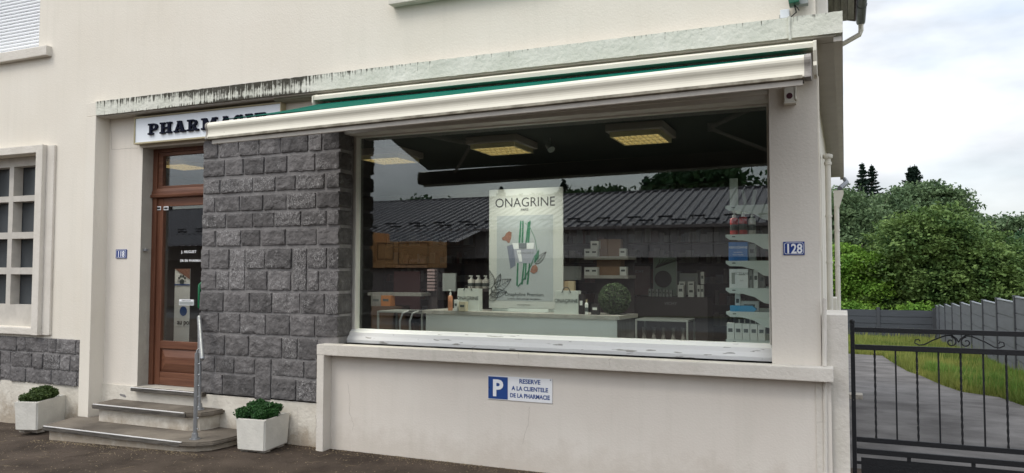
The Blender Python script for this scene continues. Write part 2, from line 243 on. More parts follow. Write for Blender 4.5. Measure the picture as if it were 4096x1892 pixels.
# ---------------------------------------------------------------- builders
def link(o): S.collection.objects.link(o); return o
def tag(o, label=None, cat=None, group=None, kind=None):
    if label: o['label'] = label
    if cat: o['category'] = cat
    if group: o['group'] = group
    if kind: o['kind'] = kind
    return o
def thing(name, label, cat, loc=(0, 0, 0), group=None):
    o = bpy.data.objects.new(name, None); o.location = loc; o.empty_display_size = .2; return tag(link(o), label, cat, group)
def origin(o):
    v = Vector((0, 0, 0))
    while o: v += o.location; o = o.parent
    return v
class MB:
    def __init__(s): s.v = []; s.f = []; s.mi = []; s.mats = []; s.smooth = False
    def add(s, vs, fs, m=0):
        b = len(s.v); s.v += [tuple(v) for v in vs]; s.f += [tuple(b+i for i in f) for f in fs]; s.mi += [m]*len(fs); return s
    def box(s, x0, x1, y0, y1, z0, z1, bev=0, m=0, rot=None, c=None):
        bm = bmesh.new(); bmesh.ops.create_cube(bm, size=1)
        for v in bm.verts: v.co = Vector(((x0+x1)/2+v.co.x*(x1-x0), (y0+y1)/2+v.co.y*(y1-y0), (z0+z1)/2+v.co.z*(z1-z0)))
        if bev: bmesh.ops.bevel(bm, geom=bm.edges[:], offset=bev, segments=2, affect='EDGES', profile=.7)
        if rot is not None: bmesh.ops.rotate(bm, verts=bm.verts, cent=c or ((x0+x1)/2, (y0+y1)/2, (z0+z1)/2), matrix=rot)
        return s.frombm(bm, m)
    def frombm(s, bm, m=0):
        bm.verts.index_update(); s.add([v.co for v in bm.verts], [[v.index for v in f.verts] for f in bm.faces], m); bm.free(); return s
    def cyl(s, p0, p1, r0, r1=None, seg=12, m=0, cap=True):
        r1 = r0 if r1 is None else r1; p0 = Vector(p0); p1 = Vector(p1); d = (p1-p0).normalized(); a = d.orthogonal().normalized(); b = d.cross(a)
        vs = []
        for p, r in ((p0, r0), (p1, r1)):
            for i in range(seg): t = 2*math.pi*i/seg; vs.append(p+a*math.cos(t)*r+b*math.sin(t)*r)
        fs = [(i, (i+1) % seg, seg+(i+1) % seg, seg+i) for i in range(seg)]
        if cap: fs += [tuple(range(seg))[::-1], tuple(range(seg, 2*seg))]
        return s.add(vs, fs, m)
    def tube(s, pts, r, seg=8, m=0):
        pts = [Vector(p) for p in pts]; vs = []; n = len(pts); up = None
        for i, p in enumerate(pts):
            d = (pts[min(i+1, n-1)]-pts[max(i-1, 0)]).normalized()
            a = (d.orthogonal() if up is None else (up-d*up.dot(d))).normalized(); up = a; b = d.cross(a); rr = r[i] if isinstance(r, (list, tuple)) else r
            for k in range(seg): t = 2*math.pi*k/seg; vs.append(p+a*math.cos(t)*rr+b*math.sin(t)*rr)
        fs = [(i*seg+k, i*seg+(k+1) % seg, (i+1)*seg+(k+1) % seg, (i+1)*seg+k) for i in range(n-1) for k in range(seg)]
        fs += [tuple(range(seg))[::-1], tuple(range((n-1)*seg, n*seg))]
        return s.add(vs, fs, m)
    def lathe(s, c, prof, seg=20, m=0):
        c = Vector(c); vs = [c+Vector((r*math.cos(2*math.pi*k/seg), r*math.sin(2*math.pi*k/seg), z)) for r, z in prof for k in range(seg)]; n = len(prof)
        fs = [(i*seg+k, i*seg+(k+1) % seg, (i+1)*seg+(k+1) % seg, (i+1)*seg+k) for i in range(n-1) for k in range(seg)]
        fs += [tuple(range(seg))[::-1], tuple(range((n-1)*seg, n*seg))]
        return s.add(vs, fs, m)
    def prism(s, pts, ax, a0, a1, m=0):
        """polygon pts in the plane normal to axis ax, extruded from a0 to a1"""
        def mk(p, a): return {'x': (a, p[0], p[1]), 'y': (p[0], a, p[1]), 'z': (p[0], p[1], a)}[ax]
        n = len(pts); s.add([mk(p, a0) for p in pts]+[mk(p, a1) for p in pts], [tuple(range(n)), tuple(range(n, 2*n))[::-1]]+[(i, n+i, n+(i+1) % n, (i+1) % n) for i in range(n)], m); return s
    def build(s, name, mats, parent=None, smooth=False, recalc=True):
        me = bpy.data.meshes.new(name); off = origin(parent) if parent else Vector((0, 0, 0))
        me.from_pydata([(v[0]-off.x, v[1]-off.y, v[2]-off.z) for v in s.v], [], s.f)
        if not isinstance(mats, (list, tuple)): mats = [mats]
        for m in mats: me.materials.append(m)
        if len(mats) > 1: me.polygons.foreach_set('material_index', s.mi)
        if smooth: me.polygons.foreach_set('use_smooth', [True]*len(me.polygons))
        if recalc:
            bm = bmesh.new(); bm.from_mesh(me); bmesh.ops.recalc_face_normals(bm, faces=bm.faces[:]); bm.to_mesh(me); bm.free()
        o = link(bpy.data.objects.new(name, me)); o.parent = parent; return o
def copytree(o, parent=None):
    c = o.copy(); link(c); c.parent = parent
    for ch in list(o.children): copytree(ch, c)
    return c
def text(name, body, m, loc, size, parent=None, ext=.001, align='CENTER', rx=math.pi/2, rz=0, sx=1, bold=0, spacing=1):
    cu = bpy.data.curves.new('t', 'FONT'); cu.body = body; cu.size = size; cu.extrude = ext; cu.align_x = align; cu.offset = bold; cu.space_character = spacing; cu.resolution_u = 3
    ob = bpy.data.objects.new('t', cu); link(ob); bpy.context.view_layer.update()
    me = bpy.data.meshes.new_from_object(ob.evaluated_get(bpy.context.evaluated_depsgraph_get())); bpy.data.objects.remove(ob)
    mt = Matrix.Translation(Vector(loc)-(origin(parent) if parent else Vector()))@Matrix.Rotation(rz, 4, 'Z')@Matrix.Rotation(rx, 4, 'X')@Matrix.Diagonal((sx, 1, 1, 1))
    me.transform(mt); me.materials.clear(); me.materials.append(m); me.name = name
    o = link(bpy.data.objects.new(name, me)); o.parent = parent; return o
def wall_holes(x0, x1, z0, z1, holes, y0, y1, name, m, parent, mrev=None):
    """wall slab between y0 (front) and y1 (back) with rectangular openings, shared vertices"""
    xs = sorted({x0, x1, *[h[0] for h in holes], *[h[1] for h in holes]}); zs = sorted({z0, z1, *[h[2] for h in holes], *[h[3] for h in holes]})
    def hole(i, k):
        cx = (xs[i]+xs[i+1])/2; cz = (zs[k]+zs[k+1])/2; return any(h[0] < cx < h[1] and h[2] < cz < h[3] for h in holes)
    nx, nz = len(xs), len(zs); b = MB(); vs = [(x, y, z) for y in (y0, y1) for z in zs for x in xs]; ix = lambda f, k, i: f*nx*nz+k*nx+i
    fs = []; mi = []
    for k in range(nz-1):
        for i in range(nx-1):
            if hole(i, k): continue
            fs.append((ix(0, k, i), ix(0, k, i+1), ix(0, k+1, i+1), ix(0, k+1, i))); mi.append(0)
            fs.append((ix(1, k, i), ix(1, k+1, i), ix(1, k+1, i+1), ix(1, k, i+1))); mi.append(0)
            for di, dk, a, c in ((-1, 0, (k, i), (k+1, i)), (1, 0, (k+1, i+1), (k, i+1)), (0, -1, (k, i+1), (k, i)), (0, 1, (k+1, i), (k+1, i+1))):
                ii, kk = i+di, k+dk; edge = ii < 0 or kk < 0 or ii >= nx-1 or kk >= nz-1
                if edge or hole(ii, kk): fs.append((ix(0, *a), ix(1, *a), ix(1, *c), ix(0, *c))); mi.append(0 if edge else 1)
    b.add(vs, fs); b.mi = mi
    return b.build(name, [m, mrev or m], parent)

# ---------------------------------------------------------------- setting: ground
def h(x, y):
    g = -.028*min(max(0, -5.4-x), 3.2)
    if y > 6: g += -.047*min(y-6, 46)
    return g
def sheet(name, xs, ys, m, dz=0, kind='structure'):
    b = MB(); b.add([(x, y, h(x, y)+dz) for y in ys for x in xs], [(j*len(xs)+i, j*len(xs)+i+1, (j+1)*len(xs)+i+1, (j+1)*len(xs)+i) for j in range(len(ys)-1) for i in range(len(xs)-1)])
    o = b.build(name, m); o['kind'] = kind; return o
sheet('ground', [-400, -150, -60, -30, -20, -12, -8.6, -7, -5.4, -3, 0, 3, 8, 20, 60, 150, 400], [-400, -150, -60, -30, -20, -9.01, -9, 0, 6, 10, 20, 30, 40, 52, 80, 200, 500], m_terr)
sheet('forecourt', [-60, -30, -20, -12, -8.6, -7, -5.4, -3, 0, 3, 8, 20, 60], [-9, -4, 0, 3, 6, 7.2], m_asph, .004)
sheet('road', [-90, -30, -8.6, -7, -5.4, 0, 30, 90], [-15.5, -9], mat('road_asphalt', (.055, .055, .057), .9, var=.2), .003)
# driveway: curved right edge against the grass
edge = [(7.2, 6.0), (9, 4.6), (11, 3.2), (13.4, 2.37), (14.6, 2.25), (15.2, 1.80), (16.4, 1.62), (18.5, 1.46), (19.9, 1.27), (23.6, 1.11), (26.6, 1.02), (26.9, .25)]
b = MB(); vs = []; 
for y, x in edge:
    for t in np.linspace(0, 1, 5): xx = -.3+(x+.3)*t; vs.append((xx, y, h(xx, y)+.008))
b.add(vs, [(j*5+i, j*5+i+1, (j+1)*5+i+1, (j+1)*5+i) for j in range(len(edge)-1) for i in range(4)])
o = b.build('driveway', m_drive); o['kind'] = 'structure'
b = MB(); b.box(-.1, .22, 12.9, 13.15, -.42, -.25, .01); tag(b.build('kerb_stone', m_concd), 'small pale kerb stone lying at the house side of the driveway', 'kerb')

# ---------------------------------------------------------------- the building
YW, YC, YH, YG = 5.83, 5.66, 5.75, 6.06
bld = thing('pharmacy_building', 'cream plastered house with ground floor pharmacy front and flat canopy', 'building', (-4, 6, 0))
RX = -.16; SX = -.20
# main wall left of the shop front and above the canopy
wl = [(-9.6, -8.152, .98, 2.907)]
wall_holes(-16, -7.364, -.6, 3.40, wl, YH, 6.05, 'wall', m_wall, bld)
q = P(1553, 18, 5.66)
wall_holes(-16, RX, 3.40, 5.2, [(-9.9, -8.27, 4.10, 5.1), (q.x+.1, q.x+1.4, q.z+.075, 5.1)], YH, 6.05, 'wall', m_wall, bld)
b = MB(); b.prism([(-16, 5.2), (RX, 5.2), (-8.08, 8.0)], 'y', YH, 6.05); b.build('gable', m_wall, bld)
b = MB(); b.box(RX-.25, RX, 6.05, 11.6, 3.34, 5.2); b.box(-16, -15.8, 6.05, 11.6, -.6, 5.2); b.box(-16, RX, 11.6, 11.8, 3.4, 5.2); b.box(-16, SX, 14, 14.2, -2, 3.236); b.build('wall', m_wall, bld)
# shop front wall
D = (-6.72, -5.70, .418, 2.893); Wd = (-4.235, -.487, .95, 2.93)
wall_holes(-7.214, RX, -.6, 3.236, [D, Wd], YW, 6.02, 'shop_wall', m_wallb, bld, m_reveal)
# side wall with its window recess
SX = -.20
b = MB(); b.box(SX-.24, SX, 6.0205, 6.62, -1, 3.236); b.box(SX-.24, SX, 6.62, 8.3, -1, .9); b.box(SX-.24, SX, 6.62, 8.3, 2.75, 3.236); b.box(SX-.24, SX, 8.3, 14, -2, 3.236); b.build('side_wall', m_wall, bld)
b = MB(); b.box(SX-.2, SX-.12, 6.62, 8.3, .9, 2.75); b.build('side_window', m_frame, bld)
b = MB(); b.box(RX+.0005, RX+.012, YW+.03, YW+.07, 1.75, 3.0, .003); b.build('corner_trim', m_wall, bld)
# corner columns and canopy slab
b = MB(); b.box(-7.364, -7.214, YC, YH+.1, -.2, 3.236, .006); b.box(-7.362, -7.216, YC+.004, YH+.1, 3.238, 3.384, .006); b.build('column', m_wall, bld)
b = MB(); vs = []; nx = 260
for i in range(nx+1):
    x = -7.213+7.228*i/nx
    for z, k in ((3.238, 0), (3.31, 1), (3.386, 2)):
        j = mnoise.noise(Vector((x*14, z*9, 0)))*.004; vs.append((x, YC-.004+j, z+mnoise.noise(Vector((x*17, k*5, 3)))*(.005 if k != 1 else 0)))
b.add(vs, [(i*3+k, (i+1)*3+k, (i+1)*3+k+1, i*3+k+1) for i in range(nx) for k in range(2)])
b.box(-7.213, .0145, YC-.001, YH-.003, 3.243, 3.381); b.box(SX-.1, .014, YH, 14.35, 3.243, 3.38)
b.build('canopy_slab', m_edge, bld, recalc=False)
b = MB(); b.box(-7.2, RX+.13, YC+.02, YW+.003, 3.226, 3.2425); b.box(SX-.05, .0, 6.03, 14.3, 3.2365, 3.2415); b.box(RX+.001, .0, YW+.004, 6.029, 3.222, 3.2415); b.box(-.045, .008, YC+.03, 14.3, 3.19, 3.2213); b.build('canopy_soffit', m_soffit, bld)
b = MB(); b.prism([(YC+.045, 3.225), (YC+.05, 3.21), (YC+.10, 3.202), (YW-.002, 3.198), (YW-.002, 3.225)], 'x', -4.9, -.19); b.build('cornice_moulding', m_soffgreen, bld)
# header over the shop window
b = MB(); b.box(-4.23, -.49, YW+.03, 6.0, 2.865, 2.929, .004); b.box(-4.23, -.49, YW+.012, YW+.029, 2.90, 2.929, .003); b.build('window_header', m_framew, bld)
# lower wall: sill slab, end upright
b = MB(); b.box(-4.366, -.083, YC+.04, 6.03, .855, .95, .008); b.build('sill_slab', m_slab, bld)
b = MB(); b.box(-4.364, -4.288, YC+.042, YW-.002, -.1, .8545, .006); b.build('upright', m_slab, bld)
b = MB(); b.box(-4.288, -.10, YW-.012, YW+.0, -.3, .8545); b.build('low_wall', m_low, bld)
b = MB(); b.box(-.2, -.155, YW-.022, YW-.012, -.3, .854, .003); b.build('corner_trim', m_slab, bld)
b = MB(); b.box(-7.214, -4.366, YW-.014, YW-.001, -.3, .418); b.build('plinth', m_plinth, bld)
b = MB(); b.box(-16, -7.366, YH-.012, YH-.001, -.6, .385); b.build('plinth', m_plinth, bld)

# ---- rubble stone facing
def stone_faces(name, rows, y, parent, seed, depth=.019, base=None, label=None):
    """rows: list of (x0, x1, z0, z1, bloom) stones; each gets a rough pillowed face"""
    vs = []; fs = []; tone = []; rr = random.Random(seed)
    for (x0, x1, z0, z1, bloom) in rows:
        x0 += .0005; x1 -= .0005; z0 += .0005; z1 -= .0005
        mx_, mz_ = max(4, int((x1-x0)/.0095)), max(4, int((z1-z0)/.0095)); b0 = len(vs); so = rr.uniform(0, 99); tn = rr.uniform(.78, 1.30); dp = depth*rr.uniform(.75, 1.1)
        us = [0, .0035/(x1-x0)]+[.0035/(x1-x0)+(1-.007/(x1-x0))*q/mx_ for q in range(1, mx_)]+[1-.0035/(x1-x0), 1]
        ws = [0, .0035/(z1-z0)]+[.0035/(z1-z0)+(1-.007/(z1-z0))*q/mz_ for q in range(1, mz_)]+[1-.0035/(z1-z0), 1]; nx, nz = len(us)-1, len(ws)-1
        tx, tz = rr.uniform(-.010, .010), rr.uniform(-.010, .010); ridge = rr.uniform(4, 11)
        for k in range(nz+1):
            for i in range(nx+1):
                u, w = us[i], ws[k]; x = x0+(x1-x0)*u; z = z0+(z1-z0)*w; brd = i in (0, nx) or k in (0, nz)
                e_ = min(min(u, 1-u)*(x1-x0), min(w, 1-w)*(z1-z0)); s1 = min(1, e_/.02)
                nn = mnoise.fractal(Vector((x*22+so, z*22, so)), .8, 2.1, 4)*.005 + (1-abs(mnoise.noise(Vector((x*ridge+so, z*ridge*1.3, so*2)))))*.009 - .006
                chip = max(0, mnoise.noise(Vector((x*24, z*24, so)))-.25)*.02*(1-s1)
                dd = 0 if brd else dp*.8+nn*(.4+.6*s1)+(tx*(u-.5)+tz*(w-.5))+s1*dp*.2-chip
                jx = mnoise.noise(Vector((z*26, so, 1)))*.005*(1 if i in (0, 1, nx-1, nx) else .3); jz = mnoise.noise(Vector((x*26, so, 7)))*.005*(1 if k in (0, 1, nz-1, nz) else .3)
                vs.append((x+jx, y-dd, z+jz)); tone.append((tn, bloom, 0, 1))
        for k in range(nz):
            for i in range(nx): a = b0+k*(nx+1)+i; fs.append((a, a+1, a+nx+2, a+nx+1))
    b = MB(); b.add(vs, fs); o = b.build(name, m_stone, parent, recalc=False)
    ca = o.data.color_attributes.new('tone', 'FLOAT_COLOR', 'POINT'); ca.data.foreach_set('color', np.array(tone, dtype=np.float32).ravel())
    return o
YS = 5.812
def rows_from(spec, ox, oy, sc, y):
    res = []
    for (t, bt, xref, items) in spec:
        zt = P(ox+xref*sc, oy+t*sc, y).z; zb = P(ox+xref*sc, oy+bt*sc, y).z
        for it in items:
            a, c = it[0], it[1]; bl = it[2] if len(it) > 2 else 0; zb2 = zb
            if len(it) > 3: zb2 = P(ox+xref*sc, oy+it[3]*sc, y).z
            yy = oy+(t+bt)/2*sc
            res.append((P(ox+a*sc, yy, y).x, P(ox+c*sc, yy, y).x, zb2, zt, bl))
    return res
R3 = [(193, 285, 640, [(286, 361), (370, 468, .2), (475, 578, .15), (583, 690, .1), (695, 836), (845, 910, .2), (918, 1003, .1)]),
      (300, 386, 640, [(286, 395), (400, 495), (501, 605), (611, 725, .1), (735, 873, .1), (880, 1003, .2)]),
      (405, 480, 640, [(286, 372, .3), (380, 543, .35), (548, 663, .5), (670, 769), (778, 922, .45), (934, 1003, .2)]),
      (500, 580, 640, [(283, 343, .2), (349, 475, .1), (480, 598), (605, 721), (732, 878, .5), (887, 1003)]),
      (594, 669, 640, [(278, 401, .25), (407, 545, .1), (548, 657), (661, 798, .55), (803, 933, .2), (942, 1003, .2)]),
      (684, 768, 640, [(276, 348), (356, 480, .35), (486, 583), (590, 717), (725, 880), (890, 1003)]),
      (786, 890, 640, [(273, 313), (320, 420, .05), (425, 503, .5, 1004), (510, 607, .4), (612, 751, .2), (757, 829, .45, 1006), (835, 935, .35), (943, 1003, .2)]),
      (904, 1005, 640, [(272, 350), (355, 418, .45), (505, 620, .1), (627, 745, .25), (834, 892, .3), (900, 1003, .3)]),
      (1020, 1124, 640, [(267, 388), (394, 528), (534, 645, .1), (650, 792, .2), (797, 923, .1), (930, 1003, .3)])]
stones = rows_from(R3, 600, 400, .7563, YS)
R2 = [(390, 488, 1250, [(1006, 1100), (1105, 1208, .1), (1213, 1337, .1), (1342, 1458), (1463, 1585), (1592, 1700, .1)]),
      (501, 601, 1250, [(1006, 1131), (1136, 1252), (1257, 1418), (1422, 1497, .3), (1502, 1596, .1)]),
      (612, 690, 1250, [(1006, 1081), (1086, 1178, .1), (1183, 1283), (1288, 1365, 0, 815), (1370, 1530, .15), (1535, 1596)]),
      (704, 805, 1250, [(1006, 1120), (1126, 1280), (1370, 1490), (1496, 1596, .4)])]
stones += rows_from(R2, 0, 946, .795, YS)
XR = P(1360, 900, YS).x     # right corner of the pier
XL = P(806, 900, YS).x; XL -= 0
stones = [((x0 if x0 > XL-.2 else XL), min(x1, XR), z0, z1, bl) for x0, x1, z0, z1, bl in stones]
pier = thing('pier_holder', '', ''); 
bpy.data.objects.remove(pier)
zpb, zpt = .42, 2.905
b = MB(); b.box(XL+.012, XR-.006, YS+.004, 6.03, .95, zpt); b.box(XL+.012, -4.368, YS+.004, YW-.0005, zpb-.02, .949)
pier = b.build('stone_pier', m_mortar, bld)
stone_faces('stone_blocks', stones, YS+.006, pier, 3)
# right return of the pier: courses wrap the corner
ret = []; zrows = sorted({(round(s[2], 3), round(s[3], 3)) for s in stones if s[3]-s[2] < .2 and s[2] > .94})
vs = []; fs = []; tone = []
for z0, z1 in zrows:
    b0 = len(vs); n_ = 10; so = random.uniform(0, 50); w_ = random.uniform(.0, .02)
    for k in range(n_+1):
        for i in range(n_+1):
            u, w = i/n_, k/n_; e_ = min(w, 1-w)*(z1-z0); ed = min(1, e_/.02)**.6; endf = 1 if u < .8 else 1
            dd = (.012+mnoise.fractal(Vector((u*4+so, w*4, so)), .9, 2, 3)*.012)*ed
            vs.append((XR-.006+dd, YS-.03+(5.995-w_-YS+.03)*u, z0+(z1-z0)*w)); tone.append((.8, 0, 0, 1))
    for k in range(n_):
        for i in range(n_): a = b0+k*(n_+1)+i; fs.append((a, a+1, a+n_+2, a+n_+1))
b = MB(); b.add(vs, fs); o = b.build('return_blocks', m_stone, pier, recalc=False)
ca = o.data.color_attributes.new('tone', 'FLOAT_COLOR', 'POINT'); ca.data.foreach_set('color', np.array(tone, dtype=np.float32).ravel())
# left stone band under the small window
R1 = [(497, 608, 335, [(-90, 0), (4, 148), (153, 215), (219, 393, .05), (399, 460, .2), (464, 617, .25), (622, 668, .1)]),
      (622, 738, 335, [(-80, 18), (23, 97, .05, 845), (103, 266, .1), (271, 355, .1), (366, 487, .4), (492, 570, .15), (576, 668)]),
      (748, 858, 335, [(-90, 15), (100, 217), (225, 420, .1), (426, 627, .15), (632, 668)])]
st2 = rows_from(R1, 0, 1100, .5042, YH)
b = MB(); b.box(-16, -7.366, YH-.014, YH-.0005, .386, .872); band = b.build('stone_band', m_mortar, bld)
x = st2[0][0]
for row in range(3):
    z0, z1 = [(s[2], s[3]) for s in st2 if s[4] >= 0][0] if row == 0 else ((st2[8][2], st2[8][3]) if row == 1 else (st2[-1][2], st2[-1][3]))
    xx = -8.95-.01*row
    while xx > -12: w = random.uniform(.15, .3); st2.append((xx-w, xx-.012, z0, z1, .1)); xx -= w
stone_faces('stone_blocks', st2, YH-.012, band, 11, depth=.018)

# ---- windows on the left
win = MB(); x0s, x1s, zt, zb = -8.152, -8.05, 2.90, .905
win.box(-9.75, -9.6, YC+.01, YH, .905, 2.99, .006); win.box(-8.152, -8.046, YC+.01, YH+.0, .905, 2.99, .006); win.box(-9.6, -8.152, YC+.0105, YH, 2.907, 2.9895, .006)
win.box(-8.046, -7.925, YC+.06, YH, .906, 2.985, .01); w_o = win.build('window', m_slab, bld)
b = MB(); b.box(-9.6, -8.152, YC+.03, YH, .905, .98, .01); b.build('sill', m_slab, w_o)
b = MB(); cols = [(-8.22, -8.40), (-8.50, -8.68), (-8.78, -8.96), (-9.06, -9.24)]
zr_ = [P(100, v, 5.84).z for v in (664, 782, 805, 928, 954, 1070, 1097, 1219)]
xa_, xb_ = P(49.5, 900, 5.84).x, P(136, 900, 5.84).x; pitch = xb_-P(32, 900, 5.84).x
cols = [(xa_-i*pitch, xb_-i*pitch) for i in range(5)]
zs_ = [(zr_[1], zr_[0]), (zr_[3], zr_[2]), (zr_[5], zr_[4]), (zr_[7], zr_[6])]
wall_holes(-9.6, -8.152, .98, 2.907, [(a, c, z0, z1) for a, c in cols if a > -9.58 for z0, z1 in zs_], 5.84, 5.95, 'window_frame', m_frame, w_o)
b = MB()
for a, c in cols:
    for z0, z1 in zs_:
        b.box(a+.0, c, 5.955, 5.962, z0, z1)
        k = z0
        while k < z1-.02: b.box(a, c, 5.975, 5.99, k, k+.017); k += .022
b.build('pane', mat('blind_glass', (.055, .062, .068), .25, spec=.6, var=.1), w_o)
b = MB(); b.box(-9.9, -8.27, 5.9, 5.95, 4.1, 5.1)
z = 4.1
while z < 5.08: b.prism([(5.86, z+.003), (5.853, z+.008), (5.85, z+.02), (5.853, z+.033), (5.86, z+.038), (5.9, z+.038), (5.9, z+.003)], 'x', -9.9, -8.28); z += .0385
sh = b.build('roller_shutter', m_shut, bld)
b = MB(); b.box(-10, -8.05, YC+.02, 5.87, 3.985, 4.095, .012); b.build('window_sill', m_slab, bld)
q = P(1553, 18, 5.66)
b = MB(); b.box(q.x, q.x+1.5, YC+.0, YH+.12, q.z, q.z+.075, .006); b.build('window_sill', m_slab, bld)
b = MB(); b.box(q.x+.1, q.x+1.4, 5.9, 5.95, q.z+.075, 5.1); b.build('roller_shutter', m_shut, bld)

# ---- entrance steps
def treadpoly(pts, z0, z1, name, m, parent, bev=.012):
    bm = bmesh.new(); vs_ = [bm.verts.new((x, y, z0)) for x, y in pts]; f = bm.faces.new(vs_); r = bmesh.ops.extrude_face_region(bm, geom=[f])
    for v in r['geom']:
        if isinstance(v, bmesh.types.BMVert): v.co.z = z1
    bmesh.ops.recalc_face_normals(bm, faces=bm.faces[:])
    if bev: bmesh.ops.bevel(bm, geom=[e_ for e_ in bm.edges if abs(e_.verts[0].co.z-e_.verts[1].co.z) < 1e-5], offset=bev, segments=2, affect='EDGES')
    b = MB(); b.frombm(bm); return b.build(name, m, parent)
st = thing('entrance_steps', 'worn grey stone entrance steps with metal nosing strips under the wooden door', 'steps', (-6.2, 5.5, 0))
p1 = [(-7.215, 5.17), (-5.40, 5.16), (-5.27, 5.20), (-5.17, 5.30), (-5.14, 5.50), (-5.14, YW-.015), (-7.20, YW-.015), (-7.20, YC-.002), (-7.37, YC-.002)]
treadpoly(p1, .052, .096, 'tread', m_tread, st)
treadpoly([(-7.17, 5.21), (-5.44, 5.20), (-5.31, 5.25), (-5.22, 5.34), (-5.19, 5.52), (-5.19, YW-.015), (-7.2, YW-.015), (-7.2, YC-.003), (-7.33, YC-.003)], -.3, .0515, 'riser', m_plinth, st, 0)
p2 = [(-6.96, 5.50), (-5.69, 5.50), (-5.58, 5.56), (-5.53, 5.68), (-5.53, YW-.015), (-7.02, YW-.015)]
treadpoly(p2, .228, .274, 'tread', m_tread, st)
treadpoly([(-6.91, 5.545), (-5.72, 5.545), (-5.625, 5.60), (-5.59, 5.70), (-5.59, YW-.015), (-6.97, YW-.015)], .0965, .2275, 'riser', m_plinth, st, 0)
treadpoly([(-6.73, 5.765), (XL+.1, 5.765), (XL+.1, 6.06), (-6.719, 6.06), (-6.719, YW), (-6.73, YW)], .378, .4175, 'threshold', m_nose if False else m_tread, st, .008)
b = MB()
for (x0, x1, y, z) in ((-7.2, -5.42, 5.168, .052), (-6.94, -5.70, 5.498, .228), (-6.725, XL-.0, 5.763, .378)):
    b.box(x0, x1, y-.010, y+.002, z+.001, z+.040, .004)
b.build('nosing', m_nose, st)
for (x0, x1, y, z) in ((-7.19, -5.40, 5.158, .097), (-6.93, -5.72, 5.49, .275), (-6.725, XL-.0, 5.755, .4185)):
    b = MB(); b.box(x0, x1, y-.002, y+.010, z-.006, z+.002, .0015); b.build('nosing_strip', m_strip, st)

# ---- entrance door
YD = 5.985
dr = thing('entrance_door', 'varnished reddish wooden door with tall glass pane and transom window', 'door', (-6.2, 6, .42))
dr.parent = bld; dr.location = Vector((-6.2, 6, .42))-Vector((-4, 6, 0)); del dr['category']; dr.name = 'entrance_door'
b = MB(); b.box(-6.72, -6.66, YD-.02, YD+.06, .418, 2.893, .004); b.box(-5.76, -5.70, YD-.02, YD+.06, .418, 2.893, .004); b.box(-6.66, -5.76, YD-.02, YD+.06, 2.855, 2.893, .004); b.build('frame', m_wood, dr)
for q0, q1 in ((-6.659, -6.585), (-5.84, -5.762)): b = MB(); b.box(q0, q1, YD, YD+.045, .42, 2.37, .005); b.build('stile', m_wood, dr)
for q in ((-6.584, -5.841, .001, .044, 2.285, 2.369), (-6.584, -5.841, .001, .044, .80, .877), (-6.584, -5.841, .001, .044, .421, .50), (-6.659, -5.762, -.004, .045, 2.475, 2.50), (-6.659, -5.762, -.004, .045, 2.82, 2.854), (-6.659, -6.60, -.003, .044, 2.501, 2.819), (-5.83, -5.762, -.003, .044, 2.501, 2.819)):
    b = MB(); b.box(q[0], q[1], YD+q[2], YD+q[3], q[4], q[5], .005); b.build('rail', m_woodh, dr)
b = MB(); b.prism([(YD-.005, 2.373), (YD-.045, 2.38), (YD-.05, 2.40), (YD-.03, 2.412), (YD-.028, 2.44), (YD-.01, 2.474), (YD+.04, 2.474), (YD+.04, 2.373)], 'x', -6.72, -5.70); b.build('transom_bar', m_woodh, dr)
b = MB()
def raised(b, x0, x1, z0, z1, y, d=.022, i=.09):
    vs = [(x0, y, z0), (x1, y, z0), (x1, y, z1), (x0, y, z1), (x0+i, y-d, z0+i), (x1-i, y-d, z0+i), (x1-i, y-d, z1-i), (x0+i, y-d, z1-i)]
    b.add(vs, [(0, 1, 5, 4), (1, 2, 6, 5), (2, 3, 7, 6), (3, 0, 4, 7), (4, 5, 6, 7)])
raised(b, -6.584, -5.841, .56, .80, YD+.022, .03, .085); b.box(-6.584, -5.841, YD+.004, YD+.03, .5005, .555, .006); b.box(-6.584, -5.841, YD+.03, YD+.04, .5, .8); b.build('panel', m_woodh, dr)
b = MB(); b.box(-6.586, -5.84, YD+.02, YD+.026, .876, 2.286); pane = b.build('pane', m_glassd, dr)
b = MB(); b.box(-6.60, -5.83, YD+.02, YD+.026, 2.50, 2.82); b.build('pane', m_glassd, dr)
hb = MB(); px = P(797, 1180, YD-.06).x
za, zb_ = P(797, 1128, YD-.06).z, P(797, 1240, YD-.06).z; hx = P(797, 1180, YD-.07).x
hb.tube([(hx+.03, YD, za-.01), (hx+.02, YD-.05, za), (hx-.0, YD-.07, za-.03), (hx, YD-.07, zb_+.03), (hx+.02, YD-.05, zb_), (hx+.03, YD, zb_+.01)], .014, 10)
hd = hb.build('handle', mat('green_handle', (.005, .13, .05), .35), dr, True)
text('lettering', 'J. HUGUET', m_enam, P(755, 1012, YD+.015)-Vector((0, 0, .0)), .038, dr, .0005, bold=.0008, spacing=1.15)
text('lettering', 'DR EN PHARMACIE', m_enam, P(768, 1047, YD+.015), .034, dr, .0005, bold=.0008, spacing=1.15)
b = MB(); a = P(716, 1197, YD+.01); c = P(773, 1222, YD+.01); b.box(a.x, c.x, YD+.012, YD+.016, c.z, a.z); sk = b.build('sticker', m_enam, dr)
b = MB(); b.box(a.x+.006, c.x-.006, YD+.009, YD+.0115, c.z+.008, a.z-.022); b.build('slot', m_boxg, sk)
text('lettering', 'PHARMACIE DE GARDE', m_ink, Vector(((a.x+c.x)/2, YD+.0105, a.z-.016)), .012, sk, .0003)
